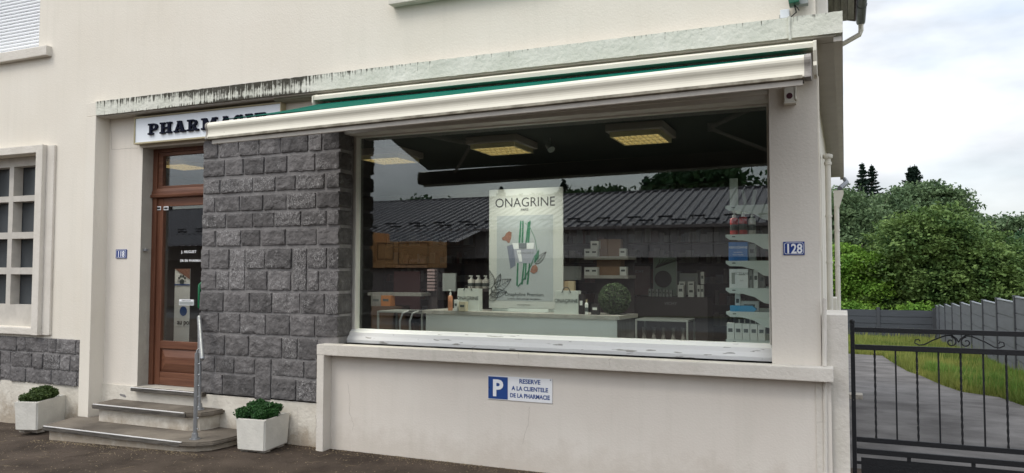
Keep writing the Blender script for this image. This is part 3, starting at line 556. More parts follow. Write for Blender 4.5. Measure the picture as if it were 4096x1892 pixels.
for qx in (635, 665): 
    a = P(qx-9, 826, YD-.004); c = P(qx+9, 840, YD-.004); b = MB(); b.box(a.x, c.x, YD-.007, YD-.0035, c.z, a.z); s_ = b.build('sticker', m_enam, dr)
    b = MB(); b.box(a.x+.008, c.x-.008, YD-.009, YD-.0072, c.z+.008, a.z-.01); b.build('print', m_ink, s_)
b = MB(); a = P(592, 1000, 5.9); b.box(-6.72, -6.68, 5.86, 5.90, a.z-.012, a.z+.012, .003); b.build('latch_plate', m_steel, bld)

# ---- shop window
sw = thing('shop_window', 'x', 'x'); sw.parent = bld; sw.location = Vector((-2.4, 6.03, 1))-Vector((-4, 6, 0)); del sw['category']; del sw['label']
zg0, zg1 = 1.072, 2.857
b = MB(); b.box(-4.235, -4.178, 6.02, 6.09, .975, 2.93, .006); b.box(-.512, -.487, 6.02, 6.09, .975, 2.93, .004); b.box(-4.177, -.513, 6.021, 6.089, zg1, 2.93, .006); b.build('frame', m_framew, sw)
b = MB(); b.box(-4.19, -4.172, 6.005, 6.019, 1.07, 2.875, .003); b.box(-.518, -.506, 6.005, 6.019, 1.07, 2.875, .003); b.box(-4.171, -.519, 6.006, 6.0185, zg1-.004, 2.873, .003); b.build('glazing_bead', m_framew, sw)
b = MB(); b.prism([(6.09, .951), (5.95, .951), (5.946, .98), (5.958, 1.0), (5.966, 1.012), (5.972, 1.045), (6.0, 1.055), (6.022, 1.071), (6.09, 1.071)], 'x', -4.235, -.4875); b.build('bottom_rail', m_peel, sw)
b = MB(); b.box(-4.178, -.512, YG, YG+.006, zg0, zg1+.01); b.build('pane', m_glass, sw)
gl = mat('glass_lettering', (.18, .10, .05), .5)
text('lettering', 'J. HUGUET', gl, P(1663, 1048, YG-.004)-Vector((0, 0, .0)), .036, sw, .0004, bold=.0008, spacing=1.15)
text('lettering', 'DR EN PHARMACIE', gl, P(1645, 1071, YG-.004), .033, sw, .0004, bold=.0008, spacing=1.15)

# ---- interior shell
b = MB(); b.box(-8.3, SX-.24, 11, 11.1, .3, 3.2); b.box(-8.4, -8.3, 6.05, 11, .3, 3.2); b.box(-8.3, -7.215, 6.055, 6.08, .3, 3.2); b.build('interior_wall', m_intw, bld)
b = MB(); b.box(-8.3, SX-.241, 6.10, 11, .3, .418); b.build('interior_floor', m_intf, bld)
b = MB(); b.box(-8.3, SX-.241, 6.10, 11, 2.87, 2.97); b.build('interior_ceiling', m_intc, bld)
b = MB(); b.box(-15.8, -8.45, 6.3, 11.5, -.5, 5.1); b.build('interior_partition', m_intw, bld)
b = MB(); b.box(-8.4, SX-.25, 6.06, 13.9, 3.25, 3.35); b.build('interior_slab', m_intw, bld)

# ---- house roof with eave, gutter, downpipe
rf = thing('r', 'x', 'x'); bpy.data.objects.remove(rf)
b = MB(); b.prism([(RX-.4, 5.40), (.20, 5.21), (.22, 5.24), (.20, 5.28), (-8.08, 8.3), (-16.4, 5.26), (-16.4, 5.16), (-8.08, 8.1)], 'y', 5.35, 12.0); roof = b.build('roof', m_tile, bld)
b = MB()
for i in range(4): b.box(-.155+i*.083, -.155+i*.083+.079, 5.4, 11.95-.1*i, 5.20-.02*i, 5.225-.02*i, .003)
b.build('soffit_boards', m_board, bld)
b = MB(); b.prism([(.27+.062*math.cos(t), 5.20+.062*math.sin(t)) for t in np.linspace(math.pi, 2*math.pi, 9)], 'y', 5.3, 12.0); 
for y in (6.5, 8, 9.2, 10.2, 11.2): b.prism([(.27+.068*math.cos(t), 5.20+.068*math.sin(t)) for t in np.linspace(math.pi, 2*math.pi, 9)], 'y', y, y+.03)
gut = b.build('gutter', m_zinc, bld)
b = MB(); b.tube([(.27, 11.95, 5.15), (.27, 11.95, 5.06), (.25, 11.95, 5.0), (.05, 11.95, 4.90), (-.1, 11.95, 4.83), (-.115, 11.95, 4.7), (-.115, 11.95, 3.4)], .035, 10); b.build('downpipe', m_pipe, bld)
b = MB(); b.box(RX+.0005, RX+.08, YH+.15, YH+.25, 3.387, 5.1, .01); b.build('corner_trim', m_framew, bld)
# side pipes
def sidepipe(X_, ztop, y0, r, zbot, head):
    b = MB(); x = X_; b.cyl((x, y0, zbot), (x, y0, ztop), r, seg=14)
    if head == 'cap': b.lathe((x, y0, ztop), [(r*1.05, -.10), (r*1.3, -.09), (r*1.3, -.06), (r*1.0, -.055), (r*1.0, -.03), (r*1.6, -.02), (r*1.75, 0), (r*1.6, .02), (r*.5, .03)], 16)
    if head == 'hopper': b.prism([(x-r, ztop-.22), (x-r*1.1, ztop), (x+r*2.8, ztop), (x+r*2.8, ztop-.05), (x+r, ztop-.25)], 'y', y0-r, y0+r)
    for z in (1.7, 2.2): b.cyl((x, y0, z), (x, y0, z+.02), r*1.22, seg=14)
    return b.build('side_pipe', m_pipe, bld)
sidepipe(-.150, 2.86, 9.0, .030, -.3, 'cap'); sidepipe(-.092, 2.78, 12.0, .034, -.5, 'hopper')
b = MB(); b.tube([(.02, 14.3, 3.2), (.05, 13.2, 3.02), (-.05, 12.3, 2.84)], .035, 8); b.build('gutter_outlet', m_zinc, bld)
b = MB(); b.box(SX, SX+.10, 10.6, 11.2, 1.05, 1.28, .01); b.build('meter_box', m_pipe, bld)

# gate pillar
b = MB(); q0 = P(3287, 1258, 5.86); q1 = P(3388, 1262, 5.86)
b.box(q0.x, q1.x+.004, 5.862, 6.6, -.5, q0.z, .006)
tag(b.build('gate_pillar', m_slab), 'low plastered wall end between the house corner and the black gate', 'wall')
b = MB(); b.cyl((RX+.02, YW-.02, .953), (RX+.025, YW-.02, 1.42), .016, seg=8); b.cyl((RX+.015, YW-.025, -.1), (RX+.02, YW-.025, .853), .014, seg=8); b.build('cable_duct', m_slab, bld)

m_crack = mat('crack_shadow', (.36, .32, .28), 1)
def crack(pts, y, w=.0012, seed=0):
    r = random.Random(seed); q = [P(px, py, y) for px, py in pts]; o_ = []
    for a, c in zip(q[:-1], q[1:]):
        for k in range(8): p = a+(c-a)*(k/8); o_.append(Vector((p.x+r.uniform(-.004, .004), y, p.z+r.uniform(-.003, .003))))
    b = MB(); b.tube(o_+[q[-1]], w, 4); b.build('plaster_crack', m_crack, bld)
crack([(1392, 1535), (1400, 1600), (1398, 1650), (1415, 1700), (1408, 1722)], YW-.0122, seed=1); crack([(2118, 1628), (2112, 1700), (2098, 1740), (2090, 1775)], YW-.0122, seed=2)
crack([(1890, 1412), (1888, 1390), (1905, 1384)], YC+.0398, seed=3); crack([(2075, 1432), (2072, 1400)], YC+.0398, seed=4); crack([(2440, 1470), (2436, 1440), (2450, 1428)], YC+.0398, seed=5); crack([(1690, 1392), (1700, 1384), (1725, 1388)], YC+.0398, seed=6)
crack([(443, 480), (445, 530), (446, 596), (470, 598), (505, 594), (552, 592)], YW-.0003, .0016, seed=7)
crack([(1262, 1660), (1268, 1700), (1258, 1730)], YC+.0415, seed=8); crack([(1192, 1628), (1188, 1690), (1192, 1750)], YW-.0142, seed=9)
b = MB(); a_ = P(478, 1578, YW-.014); c_ = P(505, 1588, YW-.014); b.prism([(a_.x, a_.z), (a_.x+.015, a_.z-.012), (c_.x-.01, c_.z-.008), (c_.x, c_.z+.004), (c_.x-.02, a_.z+.004), (a_.x+.01, a_.z+.008)], 'y', YW-.0148, YW-.0139); b.build('chipped_patch', m_mortar, bld)

# ---------------------------------------------------------------- signs
sg = thing('pharmacy_sign', 'white signboard in a gilt frame with black letters PHARMACIE above the door', 'sign', (-5.8, 5.8, 3.05))
a, c = P(605, 550, 5.765), P(1123, 428, 5.765); sx0, sx1, sz0, sz1 = -6.755, c.x, 2.935, 3.188
b = MB(); b.box(sx0, sx1, 5.765, YW-.002, sz0, sz1); b.build('board', m_signw, sg)
b = MB(); f_ = .013; b.box(sx0-f_, sx1+f_, 5.752, YW-.003, sz1, sz1+f_, .003); b.box(sx0-f_, sx1+f_, 5.752, YW-.003, sz0-f_-.004, sz0, .003); b.box(sx0-f_, sx0, 5.753, YW-.003, sz0, sz1, .003); b.box(sx1, sx1+f_, 5.753, YW-.003, sz0, sz1, .003); b.build('frame', m_gold, sg)
# slab-serif letters drawn as strokes: unit box 1 x 1
def slab(ch):
    t = .20; s = .10; R_ = []; A_ = lambda *p: R_.append(p)
    def vbar(x, w=t): return [(x, 0), (x+w, 0), (x+w, 1), (x, 1)]
    def serif(x0, x1, top): return [(x0, 1-.15 if top else 0), (x1, 1-.15 if top else 0), (x1, 1 if top else .15), (x0, 1 if top else .15)]
    def arc(cx, cz, rx, rz, w, a0, a1, n=12):
        o_ = []
        for i in range(n):
            t0 = a0+(a1-a0)*i/n; t1 = a0+(a1-a0)*(i+1)/n
            o_.append([(cx+rx*math.cos(t0), cz+rz*math.sin(t0)), (cx+rx*math.cos(t1), cz+rz*math.sin(t1)), (cx+(rx-w)*math.cos(t1), cz+(rz-w*.72)*math.sin(t1)), (cx+(rx-w)*math.cos(t0), cz+(rz-w*.72)*math.sin(t0))])
        return o_
    if ch == 'P': return [vbar(.14), serif(0, .5, 0), serif(0, .5, 1), [(.3, .38), (.55, .38), (.55, .53), (.3, .53)], [(.3, .85), (.55, .85), (.55, 1), (.3, 1)]]+arc(.55, .69, .37, .31, .2, -math.pi/2, math.pi/2)
    if ch == 'R': return [vbar(.14), serif(0, .48, 0), serif(0, .48, 1), [(.3, .42), (.52, .42), (.52, .56), (.3, .56)], [(.3, .85), (.52, .85), (.52, 1), (.3, 1)], [(.42, .48), (.64, .48), (.84, .08), (.62, 0)], [(.64, 0), (1, 0), (1, .15), (.64, .15)]]+arc(.52, .71, .34, .29, .19, -math.pi/2, math.pi/2)
    if ch == 'H': return [vbar(.12), vbar(.68), serif(0, .42, 0), serif(0, .42, 1), serif(.58, 1, 0), serif(.58, 1, 1), [(.3, .43), (.7, .43), (.7, .57), (.3, .57)]]
    if ch == 'A': return [[(.12, .1), (.26, .1), (.55, .96), (.40, 1)], [(.66, .1), (.90, .1), (.64, 1), (.40, 1)], serif(0, .4, 0), serif(.56, 1.04, 0), [(.26, .28), (.74, .28), (.74, .42), (.26, .42)], [(.3, .88), (.66, .88), (.66, 1), (.3, 1)]]
    if ch == 'M': return [vbar(.12, .15), vbar(.74, .2), serif(0, .38, 0), serif(0, .3, 1), serif(.64, 1.08, 0), serif(.78, 1.08, 1), [(.12, 1), (.34, 1), (.60, .25), (.46, .1)], [(.78, 1), (.72, .8), (.46, .1), (.55, .35)]]
    if ch == 'C': return arc(.52, .5, .48, .5, .21, .7, 2*math.pi-.7, 18)+[[(.74, .62), (.92, .62), (.92, 1), (.78, 1)]]
    if ch == 'I': return [vbar(.16, .22), serif(0, .54, 0), serif(0, .54, 1)]
    if ch == 'E': return [vbar(.12), serif(0, .9, 0), serif(0, .9, 1), [(.3, .43), (.62, .43), (.62, .57), (.3, .57)], [(.78, 0), (.92, 0), (.92, .36), (.8, .36)], [(.78, .64), (.92, .64), (.92, 1), (.8, 1)], [(.54, .34), (.66, .34), (.66, .66), (.54, .66)]]
cols_ = [('P', 592, 632), ('H', 639, 685), ('A', 694, 739), ('R', 748, 793), ('M', 804, 862), ('A', 877, 923), ('C', 932, 968), ('I', 980, 1006), ('E', 1018, 1062)]
for ch, a, c in cols_:
    xa = P(a, 500, 5.745).x; xb = P(c, 500, 5.745).x; w = (xb-xa)/(.54 if ch == 'I' else 1.0); hh = .113
    b = MB()
    for k, poly in enumerate(slab(ch)): b.prism([(xa+u*w, 3.003+v*hh) for u, v in poly], 'y', 5.742-.00012*k, 5.764)
    b.build('letter', m_navy, sg)

def plate(name, label, pa, pb, y, body, sz, grp=None):
    a, c = P(*pa, y), P(*pb, y); t_ = thing(name, label, 'sign', ((a.x+c.x)/2, y, c.z))
    b = MB(); b.box(a.x, c.x, y-.006, y, c.z, a.z, .002); pl = b.build('plate', m_blue, t_)
    w = c.x-a.x; hgt = a.z-c.z; i = .007; b = MB()
    for (x0, x1, z0, z1) in ((a.x+i*2.2, c.x-i*2.2, a.z-i-.003, a.z-i), (a.x+i*2.2, c.x-i*2.2, c.z+i, c.z+i+.003), (a.x+i, a.x+i+.003, c.z+i*2.2, a.z-i*2.2), (c.x-i-.003, c.x-i, c.z+i*2.2, a.z-i*2.2)): b.box(x0, x1, y-.0075, y-.0062, z0, z1)
    for (sx_, sz_) in ((1, 1), (1, -1), (-1, 1), (-1, -1)):
        cx = (a.x+c.x)/2+sx_*(w/2-i*1.2); cz = (a.z+c.z)/2+sz_*(hgt/2-i*1.2); b.cyl((cx-sx_*.004, y-.0075, cz-sz_*.004), (cx-sx_*.004, y-.0062, cz-sz_*.004), .003, seg=8)
    b.build('border', m_enam, t_)
    text('digits', body, m_enam, Vector(((a.x+c.x)/2, y-.007, (a.z+c.z)/2-sz*.36)), sz, t_, .001, bold=.0022, sx=.82)
    return t_
plate('house_number_sign', 'small blue enamel house number 118 left of the wooden door', (465, 998), (507, 1033), YW-.003, '118', .085)
plate('house_number_sign', 'blue enamel house number 128 on the pillar right of the window', (3133, 967), (3219, 1020), YW-.002, '128', .093)
t_ = thing('parking_sign', 'blue and white parking sign reserved for pharmacy customers on the low wall', 'sign', (-2.46, YW, .55))
b = MB(); a, c = P(1952, 1500, 5.81), P(2209, 1608, 5.81); b.box(a.x, c.x, 5.809, 5.817, .556, .748, .002); b.build('plate', m_enam, t_)
b = MB(); bx = a.x+.004+.175; b.box(a.x+.004, bx, 5.8065, 5.8088, .562, .742, .0008); b.build('blue_panel', m_pblue, t_)
text('letter', 'P', m_enam, (a.x+.088, 5.8055, .588), .185, t_, .001, bold=.006)
for k, (s_, szz, sxx) in enumerate((('RESERVE', .049, 1.0), ('A LA CLIENTELE', .047, .93), ('DE LA PHARMACIE', .047, .88))):
    text('lettering', s_, m_pblue, ((bx+c.x)/2+(.0 if k else .0), 5.808, .700-.058*k), szz, t_, .0008, bold=.0012, sx=sxx)
for (x, z) in ((a.x+.012, .65), (c.x-.014, .74)): b = MB(); b.cyl((x, 5.803, z), (x, 5.8087, z), .004, seg=8); b.build('screw', m_navy, t_)

# ---------------------------------------------------------------- awning
aw = thing('awning', 'half open green canvas awning with long cream front bar over the shop window', 'awning', (-2.3, 5.2, 2.6))
b = MB(); X0, X1 = P(1255, 400, 5.61).x, -.175
b.prism([(5.72, 3.20), (5.64, 3.195), (5.61, 3.175), (5.612, 3.16), (5.66, 3.170), (5.66, 3.166), (5.608, 3.166), (5.610, 3.144), (5.66, 3.142), (5.72, 3.14)], 'x', X0, X1)
b.prism([(5.80, 3.10)]+[(5.74+.055*math.cos(t), 3.05+.07*math.sin(t)) for t in np.linspace(.9, 2*math.pi-.9, 14)]+[(5.80, 3.0)], 'x', X0+.02, X1-.02)
b.build('cassette', m_awn, aw)
b = MB(); b.prism([(5.79, 3.205), (5.66, 3.205), (5.60, 3.18), (5.60, 3.12), (5.63, 3.05), (5.62, 3.02), (5.66, 2.965), (5.74, 2.955), (5.79, 2.99)], 'x', X1, X1+.022); b.build('bracket', m_awn, aw)
b = MB(); b.prism([(5.79, 3.205), (5.66, 3.205), (5.60, 3.18), (5.60, 3.12), (5.66, 3.0), (5.79, 2.99)], 'x', X0-.014, X0); b.build('bracket', m_awn, aw)
BY = 4.47; fz0 = 3.128; fz1 = (P(3183, 311, BY-.04).z+P(851, 553, BY-.04).z)/2+.124; b = MB(); n_ = 14; vs = []
for i in range(n_+1):
    t = i/n_; y = 5.70+(BY+.012-5.70)*t; z = fz0+(fz1-fz0)*t-.012*math.sin(math.pi*t)
    vs += [(X0+.03, y, z), (X1-.04, y, z), (X0+.03, y, z+.003), (X1-.04, y, z+.003)]
fs = []
for i in range(n_): a = i*4; fs += [(a, a+1, a+5, a+4), (a+2, a+6, a+7, a+3), (a, a+4, a+6, a+2), (a+1, a+3, a+7, a+5)]
b.add(vs, fs); cv = b.build('canvas', m_green, aw, True)
b = MB(); b.add([(x, y, z-.004) for x, y, z in vs if True][::1], fs); b.build('underlayer', m_underlayer, cv, True)  # second sheet just under the canvas, in a darker colour
# front bar: rounded top, waisted, flared lip
prof = [(.035, .150), (.015, .158), (-.005, .160), (-.024, .155), (-.038, .144), (-.046, .128), (-.047, .112), (-.043, .097), (-.038, .085), (-.035, .073), (-.034, .058), (-.036, .042), (-.040, .028), (-.044, .014), (-.045, .004), (-.034, -.002), (.0, -.004), (.04, .0), (.05, .05), (.045, .12)]
zb = P(3183, 311, BY-.04).z; zl = P(851, 553, BY-.04).z; zm = (zb+zl)/2
prof = [(u, v*.82) for u, v in prof]
bx0, bx1 = P(845, 520, BY).x, P(3218, 260, BY).x
b = MB(); b.prism([(BY+u, zm+v) for u, v in prof], 'x', bx0, bx1); fbar = b.build('front_bar', m_awn, aw)
m_barshade = mat('bar_shade_dark', (.055, .046, .042), .7)
b = MB(); b.box(bx0+.005, bx1-.005, BY+.046, BY+.054, zm-.008, zm+.118); b.box(bx0+.005, bx1-.005, BY-.018, BY+.0455, zm-.016, zm-.0092); b.build('back_shade', m_barshade, fbar)  # dark strips paint the shade on the bar's back and underside
b = MB(); b.prism([(BY-.047, zm+.012), (BY-.044, zm-.004), (BY, zm-.009), (BY+.03, zm-.006), (BY+.03, zm+.0), (BY-.034, zm+.002)], 'x', bx0+.01, bx1-.01); b.build('lower_lip', m_awndirt, fbar)
b = MB(); b.prism([(BY-.022, zm-.010), (BY-.020, zm-.038), (BY-.010, zm-.042), (BY-.005, zm-.010)], 'x', bx0+.03, bx1-.01); b.build('valance_strip', m_frame, fbar)
for xx, w in ((bx0-.014, .014), (bx1, .034)):
    b = MB(); cp = [(u*1.12, v*1.06-.006) for u, v in prof]; b.prism([(BY+u, zm+v) for u, v in cp], 'x', xx, xx+w); b.build('end_cap', m_cap, aw)
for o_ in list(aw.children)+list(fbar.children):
    if o_.name.split('.')[0] in ('front_bar', 'lower_lip', 'valance_strip', 'end_cap', 'back_shade'):
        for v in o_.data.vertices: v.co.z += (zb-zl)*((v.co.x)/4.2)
b = MB(); b.tube([(bx0+.0, BY-.01, zm-.005), (bx0+.02, BY+.0, zm-.03), (bx0+.06, BY+.02, zm-.045), (bx0+.07, BY+.02, zm-.07)], .006, 6); b.build('strap', m_cap, aw)
for s_, xa, xb, xc in ((1, X0+.25, X0+.9, X0+.4), (-1, X1-.25, X1-.9, X1-.4)):
    b = MB(); b.tube([(xa, 5.70, 3.02), (xb, 5.15, 2.90)], .022, 8); b.tube([(xb, 5.15, 2.88), (xc, BY+.06, zm+.08)], .018, 8); b.cyl((xb, 5.15, 2.86), (xb, 5.15, 2.93), .03); b.build('folding_arm', m_cap, aw)

# siren box and floodlight
sr = thing('alarm_box', 'small cream siren box with dark red round grille under the awning end', 'alarm', (-.34, 5.8, 2.8))
a, c = P(3136, 338, 5.76), P(3176, 404, 5.76)
b = MB(); b.box(a.x, c.x+.005, 5.76, YW-.003, c.z-.002, a.z, .006); b.box(a.x-.004, c.x+.012, 5.755, YW-.003, c.z-.014, c.z-.003, .004); b.box(c.x+.006, c.x+.016, 5.75, YW-.003, c.z+.012, a.z+.01, .003); b.build('housing', m_pipe, sr)
q = P(3158, 383, 5.758); b = MB(); b.cyl((q.x, 5.757, q.z), (q.x, 5.765, q.z), .0215, seg=20); b.build('grille', mat('dark_red', (.06, .012, .02), .6), sr)
fl = thing('floodlight', 'green and grey floodlight unit with dangling cable above the canopy corner', 'lamp', (-.45, 5.7, 3.5))
a, c = P(3152, -30, 5.66), P(3196, 19, 5.66)
b = MB(); b.box(a.x, c.x, 5.60, 5.68, c.z, c.z+.12, .006, rot=Matrix.Rotation(-.12, 3, 'Y')); b.build('lens', mat('green_lens', (.01, .10, .055), .3), fl)
a2, c2 = P(3157, -30, 5.7), P(3232, 13, 5.7)
b = MB(); b.box(a2.x, c2.x, 5.684, 5.72, c2.z, c2.z+.12, .005); b.box(a2.x, c2.x+.002, 5.66, 5.722, c2.z-.012, c2.z-.002, .003); b.box((a2.x+c2.x)/2-.02, (a2.x+c2.x)/2+.02, 5.723, YH-.002, c2.z, c2.z+.1); b.build('housing', m_boxg, fl)
b = MB(); q = P(3178, 18, 5.66); r_ = P(3180, 64, 5.70); b.tube([q, q+Vector((.004, -.01, -.03)), q+Vector((.012, -.005, -.06)), (q.x+.006, 5.69, r_.z+.02), (q.x-.03, 5.72, r_.z)], .004, 6); b.tube([q+Vector((0, 0, -.005)), q+Vector((.02, -.01, -.03)), q+Vector((.03, -.01, -.05))], .0035, 6); b.build('cable', m_ink, fl)
jb = thing('junction_box', 'white square junction box on the wall above the canopy edge', 'box', (-.5, 5.75, 3.45))
a, c = P(3120, 39, 5.71), P(3158, 69, 5.71); b = MB(); b.box(a.x, c.x, 5.71, YH-.002, c.z, a.z, .006); b.build('housing', m_signw, jb)
b = MB(); b.box(a.x-.006, a.x-.001, 5.72, YH-.003, c.z+.01, c.z+.03, .002); b.build('gland', m_boxg, jb)
b = MB(); q = P(3155, 62, 5.645); r_ = P(3160, 165, 5.645); b.tube([(q.x+.003, YC-.012, 3.388), (q.x+.001, YC-.013, 3.33), (q.x+.002, YC-.012, 3.27), (q.x+.006, YC-.008, 3.225)], .010, 8); b.build('painted_cable', m_edge, bld)

# ---------------------------------------------------------------- planters
def planter(name, label, T, Bt, ztop, zbot, plantmat, plabel, seed, n, hgt):
    """T: top corners front-left, front-right, back-right"""
    fl_, fr_, br_ = [Vector((*p, 0)) for p in T]; bl_ = fl_+(br_-fr_); cen = (fl_+br_)/2
    t_ = thing(name, label, 'planter', (cen.x, cen.y, zbot-.035))
    top = [fl_, fr_, br_, bl_]; sc = lambda k: [cen+(p-cen)*k for p in top]
    bm = bmesh.new()
    rings = [(sc(.93), zbot), (sc(1.0), ztop-.004), (sc(1.0), ztop), (sc(.86), ztop), (sc(.85), ztop-.045)]
    vr = [[bm.verts.new((p.x, p.y, z)) for p in r] for r, z in rings]
    for a, c in zip(vr[:-1], vr[1:]):
        for i in range(4): bm.faces.new((a[i], a[(i+1) % 4], c[(i+1) % 4], c[i]))
    bm.faces.new(vr[0][::-1])
    bmesh.ops.bevel(bm, geom=[e_ for e_ in bm.edges if abs(e_.verts[0].co.z-e_.verts[1].co.z) > .1 or (e_.verts[0].co.z > ztop-.001 and e_.verts[1].co.z > ztop-.001)], offset=.012, segments=3, affect='EDGES')
    b = MB(); b.frombm(bm); b.build('tub', m_conc, t_)
    b = MB(); s = sc(.84); b.prism([(p.x, p.y) for p in s], 'z', ztop-.04, ztop-.028); b.build('soil', m_soil, t_)
    b = MB(); s = sc(.80); b.prism([(p.x, p.y) for p in s], 'z', zbot-.018, zbot-.001); 
    for p in sc(.55): b.box(p.x-.04, p.x+.04, p.y-.04, p.y+.04, zbot-.04, zbot-.0185)
    b.build('foot', m_concd, t_)
    # curly leafy plant
    rr = random.Random(seed); vs = []; fs = []
    ax = (fr_-fl_).normalized(); ay = (br_-fr_).normalized(); w = (fr_-fl_).length; d = (br_-fr_).length
    heads = n
    for (u, v_, hz, R_) in heads:
        R_ *= 1.25; c = cen+ax*(u*w)+ay*(v_*d)+Vector((0, 0, ztop-.02+hz))
        for j in range(int(1500*R_/.07)):
            dirv = Vector((rr.gauss(0, 1), rr.gauss(0, 1), rr.gauss(.35, .9))).normalized(); rad = R_*1.12*(.45+.7*rr.random()**.7)*(1+.22*math.sin(dirv.x*9+j%3)*math.cos(dirv.y*8+dirv.z*7)); p = c+Vector((dirv.x*rad, dirv.y*rad, dirv.z*rad*.8))
            if p.z < ztop-.03: p.z = ztop-.025
            s_ = rr.uniform(.005, .014); a = Vector((rr.gauss(0, 1), rr.gauss(0, 1), rr.gauss(0, 1))).normalized(); bb = a.orthogonal().normalized(); k = len(vs)
            nn = a.cross(bb)*s_*.5
            vs += [p-a*s_, p-bb*s_*.8+nn, p+a*s_, p+bb*s_*.8+nn]; fs.append((k, k+1, k+2)); fs.append((k, k+2, k+3))
    b = MB(); b.add(vs, fs); pl = b.build('potted_plant', plantmat, None, recalc=False); tag(pl, plabel, 'plant')
    for (u, v_, hz, R_) in heads: pass
    for (u, v_, hz, R_) in heads:
        c = cen+ax*(u*w)+ay*(v_*d); b = MB(); b.tube([(c.x, c.y, ztop-.035), (c.x+.005, c.y, ztop-.02+hz)], .006, 6); b.build('stem', m_leafb, pl)
Tl = [(-7.864, 5.315), (-7.612, 5.390), (-7.806, 5.87)]; kL = lambda p, z: p
def scalepts(T, z0, z1):
    # the corner points were read on plane z0; slide them along the sight line onto plane z1
    return [(x*(CZ-z1)/(CZ-z0), y*(CZ-z1)/(CZ-z0)) for x, y in T]
planter('flower_planter', 'square concrete planter left of the steps below the stone band', scalepts(Tl, .26, .285), 0, .285, .005, m_parsl, 'low olive green bushy plant in the left concrete planter', 5, [(-.3, -.25, .03, .042), (-.1, -.1, .075, .042), (.1, .1, .085, .042), (.08, -.2, .04, .040), (-.28, .08, .055, .040), (.0, .2, .07, .038), (.26, .16, .055, .036), (.22, -.05, .05, .034), (-.05, .05, .10, .030)], 0)
Tr = [(-4.988, 5.375), (-4.679, 5.402), (-4.732, 5.801)]
planter('flower_planter', 'square concrete planter right of the steps in front of the stone pier', Tr, 0, .30, .03, m_pars, 'dark green curly parsley like plant in the right concrete planter', 9, [(-.42, -.30, .05, .044), (-.33, -.02, .09, .040), (-.17, -.12, .06, .044), (.0, .15, .045, .038), (.12, .05, .085, .040), (.24, .2, .07, .036), (-.32, .22, .095, .036), (.04, -.2, .03, .042), (.3, .02, .04, .034), (-.12, .05, .08, .034)], 0)

# ---------------------------------------------------------------- handrail
hr = thing('handrail', 'brushed steel handrail standing on the entrance steps', 'handrail', (-5.5, 5.5, .1))
A0 = Vector((-5.385, 5.305, .096)); B0 = Vector((-5.722, 5.683, .274))
A1 = Vector((-5.377, 5.30, .868)); B1 = Vector((-5.775+.03, 5.69, 1.04))
rt0 = Vector((-5.152, 5.14, .845)); rt1 = Vector((-5.84, 5.775, 1.15))
for a, c in ((A0, A1), (B0, B1)):
    b = MB(); b.cyl(a, c, .0185, seg=16); po = b.build('post', m_steel, hr, False)
    b = MB(); b.lathe(a, [(.048, 0), (.048, .006), (.03, .010), (.027, .055), (.020, .058)], 20)
    for k in range(3): t = 2.1*k+.5; b.cyl(a+Vector((.037*math.cos(t), .037*math.sin(t), .006)), a+Vector((.037*math.cos(t), .037*math.sin(t), .016)), .007, seg=8)
    b.build('flange', m_steel, po)
b = MB(); b.cyl(rt0, rt1, .0205, seg=18); rl = b.build('rail', m_steel, hr)
b = MB(); d_ = (rt0-rt1).normalized(); b.tube([rt0, rt0+d_*.008, rt0+d_*.018], [.0215, .0205, .010], 16); b.build('end_cap', m_steel, rl)
for a, t in ((A1, .36), (B1, .88)):
    q = rt0+(rt1-rt0)*t; q.z -= .02; b = MB(); b.tube([a, a+Vector((.0, 0, .02)), (a+q)/2+Vector((.01, 0, .005)), q], .008, 8); b.build('saddle', m_steel, hr)
for k in range(7):
    q = A0+(A1-A0)*(.12+.125*k); b = MB(); b.cyl(q+Vector((.016, .004, 0)), q+Vector((.030, .008, 0)), .007, seg=8); b.build('bolt', m_steel, hr)

# ---------------------------------------------------------------- gate
gt = thing('iron_gate', 'black wrought iron driveway gate with twisted bars and scrolls', 'gate', (.06, 5.95, 0))
GY = 5.95; b = MB(); b.box(.028, .056, GY-.014, GY+.014, -.02, 1.25, .002); b.lathe((.042, GY, 1.25), [(.018, 0), (.018, .012), (.012, .02), (.006, .024)], 12); b.build('post', m_blackiron, gt)
GE = 1.62
for z0, z1 in ((1.185, 1.218), (1.062, 1.098), (.425, .458), (.343, .380)):
    b = MB(); b.box(.0565, GE, GY-.013, GY+.013, z0, z1, .002); b.build('rail', m_blackiron, gt)
for i in range(12):
    x = .181+.130*i
    if x > GE-.03: break
    b = MB()
    if i % 2 == 0:
        n_ = 44; vs = []; r = .0075
        for k in range(n_+1):
            z = .458+(1.062-.458)*k/n_; t = k*.42+i
            for j in range(4): vs.append((x+r*math.cos(t+j*math.pi/2), GY+r*math.sin(t+j*math.pi/2), z))
        b.add(vs, [(k*4+j, k*4+(j+1) % 4, (k+1)*4+(j+1) % 4, (k+1)*4+j) for k in range(n_) for j in range(4)])
    else: b.box(x-.0052, x+.0052, GY-.0052, GY+.0052, .4585, 1.0615)
    b.build('bar', m_blackiron, gt)
b = MB(); b.box(GE, GE+.028, GY-.014, GY+.014, -.02, 1.25, .002); b.build('post', m_blackiron, gt)
b = MB(); b.box(.083, GE-.03, GY-.003, GY+.003, .03, .318); b.build('sheet_panel', m_blackiron, gt)
b = MB()
for x in (.38, .76, 1.14): b.box(x-.012, x+.012, GY-.006, GY+.006, .3185, .343)
b.box(.0565, .083, GY-.006, GY+.006, .27, .29); b.box(.0565, .083, GY-.006, GY+.006, .12, .14); b.build('tie', m_blackiron, gt)
def spiral(cx, cz, r0, turns, a0, sgn, n_=30): return [(cx+r0*(1-.75*k/n_)*math.cos(a0+sgn*turns*2*math.pi*k/n_), GY, cz+r0*(1-.75*k/n_)*math.sin(a0+sgn*turns*2*math.pi*k/n_)) for k in range(n_+1)]
b = MB(); cxm = .692
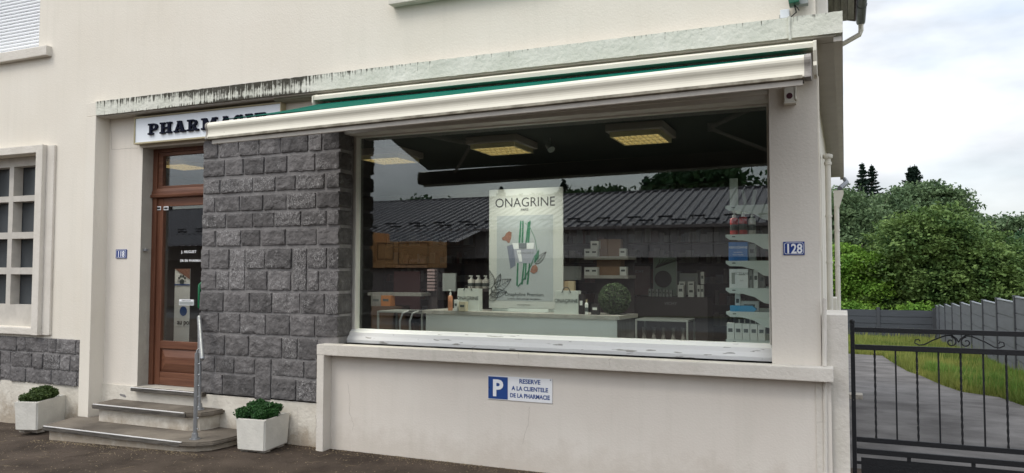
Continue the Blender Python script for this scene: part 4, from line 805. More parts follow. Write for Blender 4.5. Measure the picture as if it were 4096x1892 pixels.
for s_ in (1, -1):
    b.tube(spiral(cxm+s_*.045, 1.136, .035, 1.15, math.pi/2, -s_*-1 if s_ < 0 else 1), .0045, 6)
    b.tube([(cxm, GY, 1.135), (cxm+s_*.012, GY, 1.16), (cxm+s_*.04, GY, 1.18), (cxm+s_*.075, GY, 1.178), (cxm+s_*.15, GY, 1.145), (cxm+s_*.205, GY, 1.112), (cxm+s_*.235, GY, 1.108), (cxm+s_*.262, GY, 1.122), (cxm+s_*.258, GY, 1.143), (cxm+s_*.238, GY, 1.147), (cxm+s_*.228, GY, 1.135)], .0045, 6)
b.build('scroll', m_blackiron, gt)

# ---------------------------------------------------------------- fences
def fpt(y): return Vector((3.28+(y-18.9)*.52/21.1, y, 0))
fy = [13.7, 16.45, 19.07, 21.58, 24.05, 26.64, 29.46, 32.43, 35.32, 38.14, 40.03]
sf = thing('side_fence', 'stepped dark grey slatted fence running along the right of the driveway', 'fence', (3.4, 28, -1))
m_fencel = mat('fence_grey_light', (.090, .096, .108), .6, var=.12, vscale=1.5, stretch=(1, 1, 8))
def panel(a, c, z0, z1, nsl, name, parent, th=.02, m=m_fence):
    d = (c-a); L_ = d.length; d.normalize(); nrm = Vector((d.y, -d.x, 0)); b = MB(); hs = (z1-z0)/nsl
    for k in range(nsl):
        q0, q1 = z0+k*hs+.013, z0+(k+1)*hs-.013
        for zz0, zz1, o_ in ((q0, q1, th),):
            v = [a-nrm*o_, c-nrm*o_, c+nrm*o_, a+nrm*o_]; b.prism([(p.x, p.y) for p in v], 'z', zz0, zz1)
    pn = b.build(name, m, parent); b = MB()
    v = [a-nrm*.010, c-nrm*.010, c+nrm*.010, a+nrm*.010]; b.prism([(p.x, p.y) for p in v], 'z', z0, z1-.01)
    b.build('groove_backing', m_fencep, pn)
for i, y in enumerate(fy):
    p = fpt(y); zt = h(3, y)+1.60+.02; b = MB(); b.box(p.x-.05, p.x+.05, y-.05, y+.05, h(3, y)-.2, zt+.10, .004); b.box(p.x-.06, p.x+.06, y-.06, y+.06, zt+.10, zt+.12, .004); b.build('post', m_fencep, sf)
    if i < len(fy)-1:
        z_ = h(3, fy[i+1])+1.60+.10; panel(fpt(y)+Vector((0, .05, 0)), fpt(fy[i+1])-Vector((0, .05, 0)), z_-1.62, z_, 5, 'panel', sf, .02, m_fencel)
        b = MB(); a_, c_ = fpt(y)+Vector((0, .051, 0)), fpt(fy[i+1])-Vector((0, .051, 0)); b.prism([(a_.x-.03, a_.y), (c_.x-.03, c_.y), (c_.x+.03, c_.y), (a_.x+.03, a_.y)], 'z', z_, z_+.025); b.build('top_rail', mat('rail_alu', (.30, .32, .35), .4, metal=.5) if 'rail_alu' not in MATS else MATS['rail_alu'], sf)
bf = thing('back_fence', 'dark slate slatted fence closing the far end of the garden', 'fence', (1, 40, -1.6))
zt0 = h(3, 40)+1.55
bx = [P(3745, 1300, 40.1).x-.08, P(3514, 1300, 40.1).x, P(3283, 1300, 40.1).x, -5.9]
for i, x in enumerate(bx):
    zt = P(3600, 1240, 40).z+.0
    b = MB(); b.box(x-.07, x+.07, 40.03, 40.17, -2.0, zt+.10, .005); b.build('post', m_fencep, bf)
    if i < 3: panel(Vector((bx[i+1]+.06, 40.1, 0)), Vector((x-.06, 40.1, 0)), zt-1.62, zt, 5, 'panel', bf, .03)

# ---------------------------------------------------------------- grass and weeds
def blades(name, n, gen, m, label, cat):
    vs = np.zeros((n*3, 3)); 
    for i in range(n):
        x, y, z, hh, w, a, l_ = gen(i); dx, dy = math.cos(a)*w, math.sin(a)*w
        vs[i*3] = (x-dx, y-dy, z); vs[i*3+1] = (x+dx, y+dy, z); vs[i*3+2] = (x+math.cos(a+1.3)*l_, y+math.sin(a+1.3)*l_, z+hh)
    b = MB(); b.v = vs.tolist(); b.f = [(i*3, i*3+1, i*3+2) for i in range(n)]; b.mi = [0]*n; o = b.build(name, m, recalc=False); tag(o, label, cat, kind='stuff'); return o
ed_y = [e_[0] for e_ in edge]; ed_x = [e_[1] for e_ in edge]
def gen(i):
    while True:
        y = 8+32*random.random()**1.0; xl = np.interp(y, ed_y, ed_x) if y < 26.9 else -2; x = random.uniform(xl-.02, 3.3+(y-18.9)*.0246)
        if x > xl: break
    k = .5+.5*mnoise.noise(Vector((x*.6, y*.35, 0))); hh = random.uniform(.06, .20)*(.5+k)*(1+y/60)
    if random.random() < .03: hh *= 2.0
    return x, y, h(x, y), hh, random.uniform(.004, .009)*(1+y/30), random.uniform(0, 6.28), hh*random.uniform(0, .5)
blades('grass', 90000, gen, m_grass, 'unmown yellow green grass beside the curved driveway', 'grass')
def gen2(i):
    if i % 3 == 0: y = random.uniform(38.6, 40); x = random.uniform(-.5, 4)
    elif i % 3 == 1: y = random.uniform(12, 24); x = 3.22+(y-18.9)*.0246-abs(random.gauss(0, .35))
    else: y = random.uniform(14.5, 19); x = np.interp(y, ed_y, ed_x)+.15+abs(random.gauss(.3, .4))
    if y < 26: x = max(x, np.interp(y, ed_y, ed_x)+.08)
    k = .5+.5*mnoise.noise(Vector((x*1.5, y*.8, 5))); hh = random.uniform(.10, .30)*(.45+k)
    return x, y, h(x, y), hh, random.uniform(.006, .012)*(1+y/40), random.uniform(0, 6.28), hh*random.uniform(.1, .6)
blades('weeds', 30000, gen2, m_weed, 'lush green weeds along the garden fences', 'weeds')
# litter on the forecourt: dry leaves and twigs
vs = []; fs = []
for i in range(5200):
    x = random.uniform(-9.5, -1); y = random.uniform(3.2, 5.9)
    if i % 3 == 1: y = 5.84-abs(random.gauss(0, .09)); x = random.uniform(-5.1, -1)
    if i % 3 == 2 and i % 2: x = random.uniform(-7.3, -5.1); y = 5.19-abs(random.gauss(0, .07))
    if y > 5.18 and -7.25 < x < -5.1: continue
    z = h(x, y)+.006; a = random.uniform(0, 6.28); k = len(vs)
    if i % 12 == 0: L_, w, t = random.uniform(.03, .10), .0015, .002
    else: L_, w, t = random.uniform(.003, .010), random.uniform(.002, .006), .003
    dx, dy = math.cos(a), math.sin(a)
    vs += [(x-dx*L_, y-dy*L_, z), (x+dy*w, y-dx*w, z+t), (x+dx*L_, y+dy*L_, z+.001), (x-dy*w, y+dx*w, z+t*.5)]; fs += [(k, k+1, k+2), (k, k+2, k+3)]
b = MB(); b.add(vs, fs); tag(b.build('leaf_litter', mat('dry_litter', (.16, .12, .07), .9, col2=(.34, .27, .17), vscale=3)), 'dry twigs and leaf crumbs scattered on the dark forecourt', 'litter', kind='stuff')

# ---------------------------------------------------------------- trees
def leafmesh(name, pts, size, m, parent, flat=.0, seed=1):
    n = len(pts); r = np.random.default_rng(seed); a = r.normal(size=(n, 3)); a[:, 2] *= (1-flat); a /= np.linalg.norm(a, axis=1)[:, None]
    c = r.normal(size=(n, 3)); c[:, 2] *= (1-flat); c -= (c*a).sum(1)[:, None]*a; c /= np.linalg.norm(c, axis=1)[:, None]
    s = size*r.uniform(.6, 1.3, n)[:, None]; v = np.empty((n, 4, 3)); v[:, 0] = pts-a*s; v[:, 1] = pts-c*s*.55+a*s*.1; v[:, 2] = pts+a*s; v[:, 3] = pts+c*s*.55+a*s*.1
    off = np.array(origin(parent)) if parent else 0; v = (v.reshape(-1, 3)-off)
    me = bpy.data.meshes.new(name); me.vertices.add(n*4); me.vertices.foreach_set('co', v.ravel()); me.loops.add(n*4); me.loops.foreach_set('vertex_index', np.arange(n*4)); me.polygons.add(n); me.polygons.foreach_set('loop_start', np.arange(n)*4); me.update(); me.materials.append(m); me.validate()
    o = link(bpy.data.objects.new(name, me)); o.parent = parent; return o
def tree(name, label, x, y, ht, rx, rz, mk, n, size, z0=None, seed=1, flat=.2, ry=None, cat='tree', group=None, lobes=26, tr=.16, base=None, k0=.0, clump=.5):
    r = np.random.default_rng(seed); zb = h(x, y) if z0 is None else z0; t_ = thing(name, label, cat, (x, y, zb), group); ry = ry or rx; cz = zb+ht-rz
    pts = []
    L_ = []
    for i in range(lobes):
        d = r.normal(size=3); d /= np.linalg.norm(d); q = r.uniform(.45, .85); L_.append((np.array([d[0]*rx*q, d[1]*ry*q, d[2]*rz*q]), r.uniform(.28, .5)))
    nc = n//26
    for i in range(nc):
        c, q = L_[r.integers(lobes)]; d = r.normal(size=3); d[2] += .25; d /= np.linalg.norm(d); rr_ = q*min(rx, rz)*(r.uniform(.72, 1.08) if r.random() > .07 else r.uniform(1.05, 1.4))
        p = c+d*rr_*np.array([1.15, 1, .85]); cl = r.normal(size=(26, 3))*clump*size*np.array([5.4, 5.4, 1.7]); pts.append(p+cl)
    pts = np.concatenate(pts)+np.array([x, y, cz])
    pts = pts[pts[:, 2] > zb+k0]
    leafmesh('crown', pts, size, m_tree[mk], t_, flat, seed)
    b = MB(); b.tube([(x, y, zb-.1), (x+.05, y, zb+ht*.25), (x-.1, y+.05, zb+ht*.55), (x, y, zb+ht*.85)], [tr, tr*.8, tr*.5, tr*.12], 8)
    for i in range(9):
        a = r.uniform(0, 6.28); zz = zb+ht*r.uniform(.2, .65); q = r.uniform(.5, .85)
        b.tube([(x, y, zz), (x+math.cos(a)*rx*q*.5, y+math.sin(a)*ry*q*.5, zz+ht*.09), (x+math.cos(a)*rx*q, y+math.sin(a)*ry*q, zz+ht*.2)], [tr*.4, tr*.25, tr*.06], 6)
    b.build('trunk', m_bark, t_); return t_
def at(px, y): return P(px, 1000, y).x
def zat(px, py, y): return P(px, py, y).z
def T(name, label, px, y, pytop, pxr, mk, n, size, **kw):
    x = at(px, y); zb = h(x, y); top = zat(px, pytop, y); rx = (pxr/F)*y*1.08; ht = top-zb; tree(name, label, x, y, ht, rx, kw.pop('rz', min(ht*.52, ht*.6)), mk, n, size, **kw)
T('hazel_tree', 'broad pale green arching tree standing behind the fence corner', 3765, 45, 825, 240, 'hazel', 120000, .095, seed=3, ry=3.2, lobes=30, flat=.45)
T('maple_tree', 'yellow green round tree beside the house corner behind the fence', 3450, 46, 908, 125, 'lime', 56000, .09, seed=5, ry=2.2, lobes=26)
T('broadleaf_tree', 'tall mid green tree rising behind the yellow green tree', 3455, 56, 690, 165, 'mid', 80000, .125, seed=7, ry=3.5, lobes=36)
T('broadleaf_tree', 'tallest rounded green tree behind the hazel', 3640, 60, 682, 170, 'mid', 84000, .13, seed=8, ry=3.5, lobes=36)
T('broadleaf_tree', 'dark thin topped tree right of the tallest crown', 3790, 62, 700, 95, 'mid', 16000, .17, seed=9, lobes=20)
T('broadleaf_tree', 'dark green tree at the right edge behind the stepped fence', 3985, 55, 782, 140, 'mid', 60000, .125, seed=10, ry=3, lobes=30)
T('broadleaf_tree', 'deep green tree behind the near end of the stepped fence', 4090, 48, 930, 150, 'deep', 50000, .12, seed=11, ry=3, lobes=30)
T('broadleaf_tree', 'shaded green tree far right cut by the picture edge', 4330, 52, 880, 200, 'mid', 20000, .22, seed=12, ry=3, lobes=26)
T('leafy_shrub', 'bright green shrub peeking over the far fence', 3655, 41.6, 1208, 66, 'lime', 5000, .10, seed=13, ry=.6, rz=.75, cat='shrub', tr=.03)
T('leafy_shrub', 'small green shrub behind the fence next to the house', 3412, 41.4, 1212, 28, 'lime', 2500, .09, seed=14, ry=.5, rz=.6, cat='shrub', tr=.03)
def spruce(label, px, pytop, y, wpx, seed, zbot_py=900):
    x = at(px, y); zt = zat(px, pytop, y); zb = zat(px, zbot_py, y); r = np.random.default_rng(seed); t_ = thing('spruce_tree', label, 'tree', (x, y, h(x, y)), 'spruces on the skyline'); pts = []
    b = MB(); b.tube([(x, y, h(x, y)), (x, y, zt)], [.25, .03], 6); W_ = wpx/F*y; Hh = zt-zb; z = zt-.3
    b.build('trunk', m_bark, t_)
    while z > zb:
        f = (zt-z)/Hh; nb = 9
        for k in range(nb):
            a = r.uniform(0, 6.28); L_ = W_*(.06+1.5*f)*r.uniform(.5, 1.2)
            for s in np.linspace(.1, 1, 12):
                c = np.array([x+math.cos(a)*L_*s, y+math.sin(a)*L_*s, z-.25*L_*s+.35*L_*s*s]); pts.append(c+r.normal(size=(5, 3))*np.array([.05, .05, .05])*(1.2-s*.5))
        z -= Hh/17*r.uniform(.7, 1.3)*(.6+f*.6)
    leafmesh('crown', np.concatenate(pts), .085, m_tree['spruce'], t_, .3, seed)
spruce('taller dark spruce left on the skyline', 3455, 648, 75, 42, 1); spruce('dark spruce close behind the taller one on the left', 3492, 655, 76, 48, 2)
spruce('distant spruce right of the left pair with a forked silhouette', 3648, 662, 80, 26, 3, 780); spruce('last small spruce on the right of the skyline group', 3666, 657, 81, 30, 4, 780)
# hedge mass behind the fence: fills the shade under the crowns
pts = np.stack([rng.uniform(-6, 13, 26000), rng.uniform(47, 50, 26000), rng.uniform(-2.2, .9, 26000)], 1); pts[:, 2] += .25*np.sin(pts[:, 0]*2)
o = leafmesh('hedge', pts, .16, m_tree['deep'], None, .1, 4); tag(o, 'dark leafy undergrowth in the shade below the garden trees', 'undergrowth', kind='stuff')
b = MB(); b.add([(x, 95+8*math.sin(x*.05), z) for z in (-3, 3.5) for x in range(-120, 200, 8)], [(i, i+1, 41+i, 40+i) for i in range(39)]); 
pts = np.stack([rng.uniform(-15, 60, 30000), rng.uniform(84, 95, 30000), rng.uniform(-2.4, 4.5, 30000)], 1); o = leafmesh('woodland', pts, .45, m_tree['deep'], None, .1, 6); tag(o, 'far woodland closing the view behind the trees', 'woodland', kind='stuff')

# ---------------------------------------------------------------- across the street (seen mirrored in the glass)
bn = thing('metal_roof_barn', 'long low shed with dark ribbed metal roof mirrored in the shop window', 'building', (-15, -18, 0))
ez, rz_, ey, ry_ = 3.32, 5.22, -15.6, -22.0
b = MB(); b.add([(-50, ey, ez), (12, ey, ez), (12, ry_, rz_), (-50, ry_, rz_), (12, -28, ez), (-50, -28, ez)], [(0, 1, 2, 3), (3, 2, 4, 5)])
n_ = int(62/.36)
for i in range(n_):
    x = -50+i*.36; b.prism([(x, 0), (x+.03, .07), (x+.10, .07), (x+.13, 0)], 'y', 0, 1)
    k = len(b.v)-8
    for j in range(8):
        vx, vy, vz = b.v[k+j]; yy = ey+(ry_-ey)*vy; zz = ez+(rz_-ez)*vy+vz+.002; b.v[k+j] = (vx, yy, zz)
roof = b.build('roof', m_barnr, bn)
b = MB()
for row, (yy) in enumerate((-16.0, -16.55)):
    zz = ez+(rz_-ez)*((ey-yy)/(ey-ry_)); x = -49+row*.6
    while x < 11: b.box(x, x+.55, yy-.02, yy+.02, zz+.06, zz+.12); b.box(x+.06, x+.09, yy-.12, yy-.021, zz+.04, zz+.09); b.box(x+.46, x+.49, yy-.12, yy-.021, zz+.04, zz+.09); x += 1.2
b.build('snow_guard', m_guard, bn)
b = MB(); b.box(-50, 12, ry_-.15, ry_+.15, rz_-.02, rz_+.06, .01); b.build('ridge_cap', m_barnr, bn)
b = MB(); b.add([(-45, -13.4, 2.72), (-13.2, -13.4, 2.72), (-13.2, ey-.02, ez-.03), (-45, ey-.02, ez-.03)], [(0, 1, 2, 3)])
for i in range(88):
    x = -45+i*.36; b.add([(x, -13.4, 2.725), (x+.03, -13.4, 2.79), (x+.10, -13.4, 2.79), (x+.13, -13.4, 2.725), (x, ey, ez-.02), (x+.03, ey, ez+.045), (x+.10, ey, ez+.045), (x+.13, ey, ez-.02)], [(0, 1, 5, 4), (1, 2, 6, 5), (2, 3, 7, 6), (0, 1, 2, 3)])
b.build('porch_roof', m_barnr, bn)
b = MB(); x = -49.5
while x < 11.5: b.box(x, x+.76, -16.0-(.02 if int(x*2) % 2 else 0), -15.9, 2.15, ez-.03); x += .78
b.build('cladding', m_barnw, bn)
b = MB(); b.box(-49.5, 11.5, -27.5, -16.3, -.1, 3.2); b.build('wall', m_barnd, bn)
b = MB()
for x in (-22, -14.5, -9.6, -3.6, 1.8): b.box(x, x+.12, -16.29, -16.2, 0, 2.15)
b.build('door_post', m_barnr, bn)
b = MB(); b.box(-50, 12, ey+.0, ey+.12, ez-.12, ez-.005, .01); b.build('gutter', m_barnd, bn)
oc = thing('ochre_shopfront', 'low ochre shopfront mirrored at the left of the shop window', 'building', (-16, -12, 0))
b = MB(); b.box(-19, -13.55, -13.2, -12, 1.75, 2.70, .02); b.box(-19, -15.9, -12.98, -11.9, 2.0, 3.05, .02); b.build('wall', m_ochre, oc)
b = MB()
for (x0, x1, z0, z1, y) in ((-17.5, -16.0, 2.06, 3.02, -11.897), (-15.8, -15.1, 2.05, 2.66, -11.997), (-14.9, -13.65, 1.86, 2.66, -11.997)):
    for q in ((x0, x1, z0, z0+.03), (x0, x1, z1-.03, z1), (x0, x0+.03, z0+.03, z1-.03), (x1-.03, x1, z0+.03, z1-.03)): b.box(q[0], q[1], y, y+.01, q[2], q[3])
b.build('moulding', m_brown, oc)
b = MB(); b.box(-18.9, -13.6, -13.1, -12.2, 0, 1.749); b.build('door', m_barnd, oc)
for i, (px, py, yy, w) in enumerate(((2790, 660, -42, 70), (2720, 690, -43, 50), (2850, 668, -40, 45), (2600, 765, -44, 60), (2450, 752, -44, 70), (2330, 768, -45, 60), (2150, 775, -45, 60), (3000, 752, -42, 55), (1700, 790, -46, 70), (3150, 700, -41, 70))):
    yv = 2*YG-yy; q = P(px, py, yv); rx = w/F*yv; tree('roadside_tree', ['tall dark rounded tree', 'dark tree with gaps', 'tall tree with ragged top', 'low dark tree', 'spreading low tree', 'small round tree', 'squat tree', 'bushy tree', 'far left tree', 'far right tree'][i]+' beyond the shed ridge mirrored in the window', q.x, yy, q.z, rx, min(q.z*.45, rx*1.3), 'deep', 4500, .26, z0=0, seed=30+i, lobes=12, group='trees beyond the metal roofed shed', tr=.15)
for (px, py, yy, sd) in ((2585, 712, -46, 51), (2255, 722, -47, 52), (2005, 752, -47, 53)):
    yv = 2*YG-yy; q = P(px, py, yv); r = np.random.default_rng(sd); t_ = thing('conifer_tree', {51: 'thin conifer mirrored between the low trees', 52: 'ragged conifer mirrored just right of the poster', 53: 'tiny conifer mirrored left of the poster'}[sd], 'tree', (q.x, yy, 0)); pts = []
    b = MB(); b.tube([(q.x, yy, 0), (q.x, yy, q.z)], [.15, .02], 6); b.build('trunk', m_bark, t_)
    for k in range(260): f = r.random(); a = r.uniform(0, 6.28); L_ = f*1.7*r.random(); pts.append(np.array([q.x+math.cos(a)*L_, yy+math.sin(a)*L_, q.z-f*3.2])+r.normal(size=(6, 3))*.07)
    leafmesh('crown', np.concatenate(pts), .14, m_tree['spruce'], t_, .3, sd)

# ---------------------------------------------------------------- inside the shop
ct = thing('display_counter', 'pale display counter with grey top behind the shop window', 'counter', (-3, 7, .42))
cf = [Vector((-4.09, 7.10)), Vector((-1.90, 6.88)), Vector((-1.845, 7.36)), Vector((-4.03, 7.60))]
ins = lambda k: [Vector((cf[0].x+k, cf[0].y+k)), Vector((cf[1].x-k, cf[1].y+k)), Vector((cf[2].x-k, cf[2].y-k)), Vector((cf[3].x+k, cf[3].y-k))]
b = MB(); b.prism([tuple(p) for p in cf], 'z', 1.165, 1.20); b.build('top', m_cntt, ct)
i_ = ins(.03); b = MB(); b.prism([tuple(i_[0]), tuple(i_[1]), (i_[1].x+.0, i_[1].y+.02), (i_[0].x, i_[0].y+.02)], 'z', .42, 1.1645); b.build('front_panel', m_cntr, ct)
b = MB(); b.prism([(i_[0].x, i_[0].y+.021), (i_[1].x, i_[1].y+.021), tuple(i_[2]), tuple(i_[3])], 'z', .42, 1.164); b.build('carcass', m_cnts, ct)
ZC = 1.201
# poster
YP = 7.22
po = thing('poster', 'large cosmetic poster with jar and green stems standing on the counter', 'poster', (-3, YP, ZC))
tl, trp = P(1957, 760, YP), P(2252, 756, YP); pzt = tl.z; pzb = ZC+.03
b = MB(); b.box(tl.x, trp.x, YP, YP+.012, pzb, pzt, .002); b.build('card', m_print, po)
def pp(u, v, d=.001): return Vector((tl.x+(trp.x-tl.x)*u, YP-d, pzt+(pzb-pzt)*v))
def prect(name, u0, u1, v0, v1, m, d=.001): a, c = pp(u0, v0), pp(u1, v1); b = MB(); b.box(a.x, c.x, YP-d-.0008, YP-d, c.z, a.z); return b.build(name, m, po)
def ppoly(name, pts, m, d=.002, par=None): b = MB(); b.prism([(pp(u, v).x, pp(u, v).z) for u, v in pts], 'y', YP-d-.0006, YP-d); return b.build(name, m, par or po)
def pline(b, pts, w=.0022, d=.003): b.tube([pp(u, v, d) for u, v in pts], w, 4)
prect('print_panel', .11, .87, .225, .935, m_printin)
text('lettering', 'ONAGRINE', m_ink, pp(.49, .152, .002), .134, po, .0003, sx=.96)
text('lettering', 'PARIS', m_ink, pp(.49, .187, .002), .034, po, .0003, bold=.0006)
text('lettering', 'Onaphyline Premium', m_inkg, pp(.485, .896, .003), .050, po, .0003, bold=.0004)
text('lettering', 'La force vitale anti-âge des plantes.', m_ink, pp(.485, .925, .003), .026, po, .0003)
text('lettering', 'www.onagrine.com', m_ink, pp(.48, .972, .003), .018, po, .0003)
b = MB()
for (u0, v0, u1, v1) in ((.44, .27, .42, .47), (.47, .27, .46, .47), (.545, .28, .51, .47), (.565, .27, .54, .47), (.40, .62, .39, .81), (.485, .62, .455, .80), (.51, .62, .50, .76), (.56, .62, .53, .80)):
    a, c = pp(u0, v0), pp(u1, v1); b.prism([(a.x-.008, a.z), (a.x+.008, a.z), (c.x+.010, c.z), (c.x-.010, c.z)], 'y', YP-.003, YP-.0024)
pline(b, [(.5, .29), (.57, .33), (.63, .42), (.66, .52), (.64, .6)], .003); pline(b, [(.4, .82), (.5, .74), (.58, .64), (.63, .56)], .005)
b.build('stem_print', m_stem, po)
ppoly('jar_shadow', [(.25, .48), (.35, .46), (.37, .64), (.30, .67)], m_jarsh, .0026)
ppoly('jar_body', [(.345, .505), (.655, .51), (.63, .615), (.56, .625), (.42, .62), (.37, .605)], m_jar, .0034)
ppoly('jar_lid', [(.325, .455), (.62, .455), (.61, .505), (.345, .505)], m_jarl, .0042); ppoly('jar_highlight', [(.385, .515), (.44, .515), (.46, .61), (.42, .61)], m_jarl, .0038); ppoly('jar_lid_shine', [(.41, .456), (.52, .456), (.52, .503), (.415, .503)], m_jard, .005)
text('lettering', 'ONAGRINE', m_jard, pp(.51, .548, .0045), .034, po, .0003)
ppoly('petal_print', [(.24, .37), (.28, .355), (.315, .365), (.31, .41), (.285, .455), (.26, .45), (.245, .435), (.19, .43), (.18, .41), (.22, .395)], m_petal, .0028)
ppoly('petal_print', [(.60, .645), (.64, .635), (.67, .66), (.665, .69), (.62, .71), (.57, .695), (.58, .67)], m_petal, .0048)
ppoly('leaf_print', [(.62, .625), (.63, .56), (.69, .505), (.68, .58)], m_stem, .0038)
b = MB()
def leafline(b, u0, v0, u1, v1, w):
    n_ = 9; L1 = []; L2 = []; du, dv = u1-u0, v1-v0; nrm = (-dv*1.45, du/1.45); l = math.hypot(*nrm) or 1; nu, nv = nrm[0]/l*w, nrm[1]/l*w
    for k in range(n_+1): t = k/n_; s = math.sin(math.pi*t**.8); L1.append((u0+du*t+nu*s, v0+dv*t+nv*s)); L2.append((u0+du*t-nu*s, v0+dv*t-nv*s))
    pline(b, L1); pline(b, L2); pline(b, [(u0, v0), (u1, v1)], .0016)
    for k in range(2, n_-1): t = k/n_; q = (u0+du*t, v0+dv*t); pline(b, [q, L1[min(k+1, n_)]], .0011); pline(b, [q, L2[min(k+1, n_)]], .0011)
leafline(b, .01, .84, .0, .68, .075); leafline(b, .09, .83, .165, .71, .035); leafline(b, .03, .86, .31, .755, .05); leafline(b, .02, .89, .25, .86, .035); leafline(b, .0, .93, .14, .87, .04); leafline(b, .64, .63, .78, .53, .03)
b.build('leaf_drawing', m_ink, po)
b = MB(); a, c = pp(.30, 1.0), pp(.83, 1.0); b.box(a.x, c.x, YP-.06, YP-.03, ZC, ZC+.03, .003); b.box(tl.x+.03, trp.x-.03, YP+.0125, YP+.05, ZC, ZC+.028); b.build('stand', m_shelf, po)
# paper carrier bags, bottles and cartons on the counter
def bag(label, pa, pb, y, wtop=None):
    a, c = P(*pa, y), P(*pb, y); hh = a.z-ZC; t_ = thing('carrier_bag', label, 'bag', ((a.x+c.x)/2, y, ZC)); w = c.x-a.x
    b = MB(); b.prism([(a.x-.004, ZC), (c.x+.002, ZC), (c.x, ZC+hh), (a.x+.008, ZC+hh)], 'y', y, y+.09); b.build('body', m_bag, t_)
    text('lettering', 'ONAGRINE', m_ink, ((a.x+c.x)/2, y-.002, ZC+hh*.50), w*.205, t_, .0004, sx=.95)
    text('lettering', 'PARIS', m_inkg, ((a.x+c.x)/2, y-.002, ZC+hh*.44), w*.05, t_, .0003)
    b = MB(); xm = (a.x+c.x)/2; b.tube([(xm-w*.18, y-.003, ZC+hh*.92), (xm-w*.1, y+.0, ZC+hh+.025), (xm, y+.01, ZC+hh+.035), (xm+w*.1, y, ZC+hh+.028), (xm+w*.2, y-.003, ZC+hh*.92)], .0045, 6); b.build('handle', m_ink, t_)
bag('white paper carrier bag left of the large poster', (1828, 1154), (1914, 1235), 7.12); bag('white paper carrier bag with black ribbon right of the large poster', (2218, 1163), (2312, 1250), 6.99)
def carton(label, px0, px1, pyt, y, zb, m, dep=.06, name='carton', grp=None, band=None, cat='box'):
    a, c = P(px0, pyt, y), P(px1, pyt, y); t_ = thing(name, label, cat, ((a.x+c.x)/2, y+dep/2, zb), grp); b = MB(); b.box(a.x, c.x, y, y+dep, zb, a.z, .002); b.build('body', m, t_)
    w = c.x-a.x; hh = a.z-zb; b = MB(); b.box(a.x+w*.2, c.x-w*.2, y-.0012, y-.0002, zb+hh*.45, zb+hh*.68); b.build('print', band or m_inkg, t_); return t_
carton('slim cream carton beside the peach pump bottle', 1816, 1830, 1199, 7.05, ZC, m_box, .04); carton('small cream square carton before the left carrier bag', 1835, 1862, 1207, 7.03, ZC, mat('cream_carton', (.50, .46, .34), .5), .06)
carton('tall black carton right of the right carrier bag', 2315, 2333, 1177, 7.0, ZC, m_dark, .05, band=m_box); carton('short black carton with white label beside the topiary ball', 2364, 2394, 1216, 6.98, ZC, m_dark, .06, band=m_box)
def bottle(label, px, w, pyt, y, zb, m, pump=True, grp=None, name='pump_bottle', capm=None):
    a, c = P(px-w/2, pyt, y), P(px+w/2, pyt, y); r = (c.x-a.x)/2; x = (a.x+c.x)/2; hh = a.z-zb; t_ = thing(name, label, 'bottle', (x, y+r, zb), grp)
    hb = hh*(.72 if pump else .78); b = MB(); b.lathe((x, y+r, zb), [(r*.9, 0), (r, .006), (r, hb*.9), (r*.85, hb*.97), (r*.4, hb)], 16); b.build('body', m, t_, True)
    b = MB(); b.lathe((x, y+r, zb+hb), [(r*.42, 0), (r*.42, hh*.12), (r*.15, hh*.13), (r*.15, hh*.2)], 12)
    if pump: b.box(x-r*.75, x+r*.3, y+r-.006, y+r+.006, zb+hb+hh*.2, zb+hh, .002)
    else: b.lathe((x, y+r, zb+hb), [(r*.45, 0), (r*.45, hh*.2)], 12)
    b.build('pump' if pump else 'cap', capm or m_box, t_)
    b = MB(); b.lathe((x, y+r, zb), [(r*1.01, hb*.25), (r*1.01, hb*.6)], 16); b.build('label_band', m_inkg if m is not m_peach else mat('peach_label', (.40, .18, .10), .5), t_)
bottle('peach coloured pump bottle at the left end of the counter', 1797, 17, 1158, 7.1, ZC, m_peach); bottle('white serum bottle with gold collar next to the black carton', 2344, 13, 1197, 6.96, ZC, m_box, False, capm=m_gold, name='serum_bottle')
# topiary ball
tb = thing('topiary_ball', 'round clipped green topiary ball on the counter end', 'plant', (-2.2, 7.15, ZC)); q = P(2458, 1195, 7.15); R_ = (P(2520, 1195, 7.15).x-P(2397, 1195, 7.15).x)/2
d = rng.normal(size=(5200, 3)); d /= np.linalg.norm(d, axis=1)[:, None]; pts = d*R_*rng.uniform(.86, 1.02, 5200)[:, None]+np.array([q.x, 7.15, ZC+R_*.97])
leafmesh('foliage', pts, .0095, m_leafb, tb, 0, 3)
b = MB(); bm = bmesh.new(); bmesh.ops.create_icosphere(bm, subdivisions=3, radius=R_*.87); bmesh.ops.translate(bm, vec=(q.x, 7.15, ZC+R_*.97), verts=bm.verts); b.frombm(bm); b.build('core', m_dark, tb)
b = MB(); 
tag(b.cyl(P(2040, 1235, 6.95), P(2200, 1228, 6.95), .002, seg=6).build('spare_cable', m_enam) if False else link(bpy.data.objects.new('tmp', None)), 'x', 'x'); bpy.data.objects.remove(bpy.data.objects['tmp'])
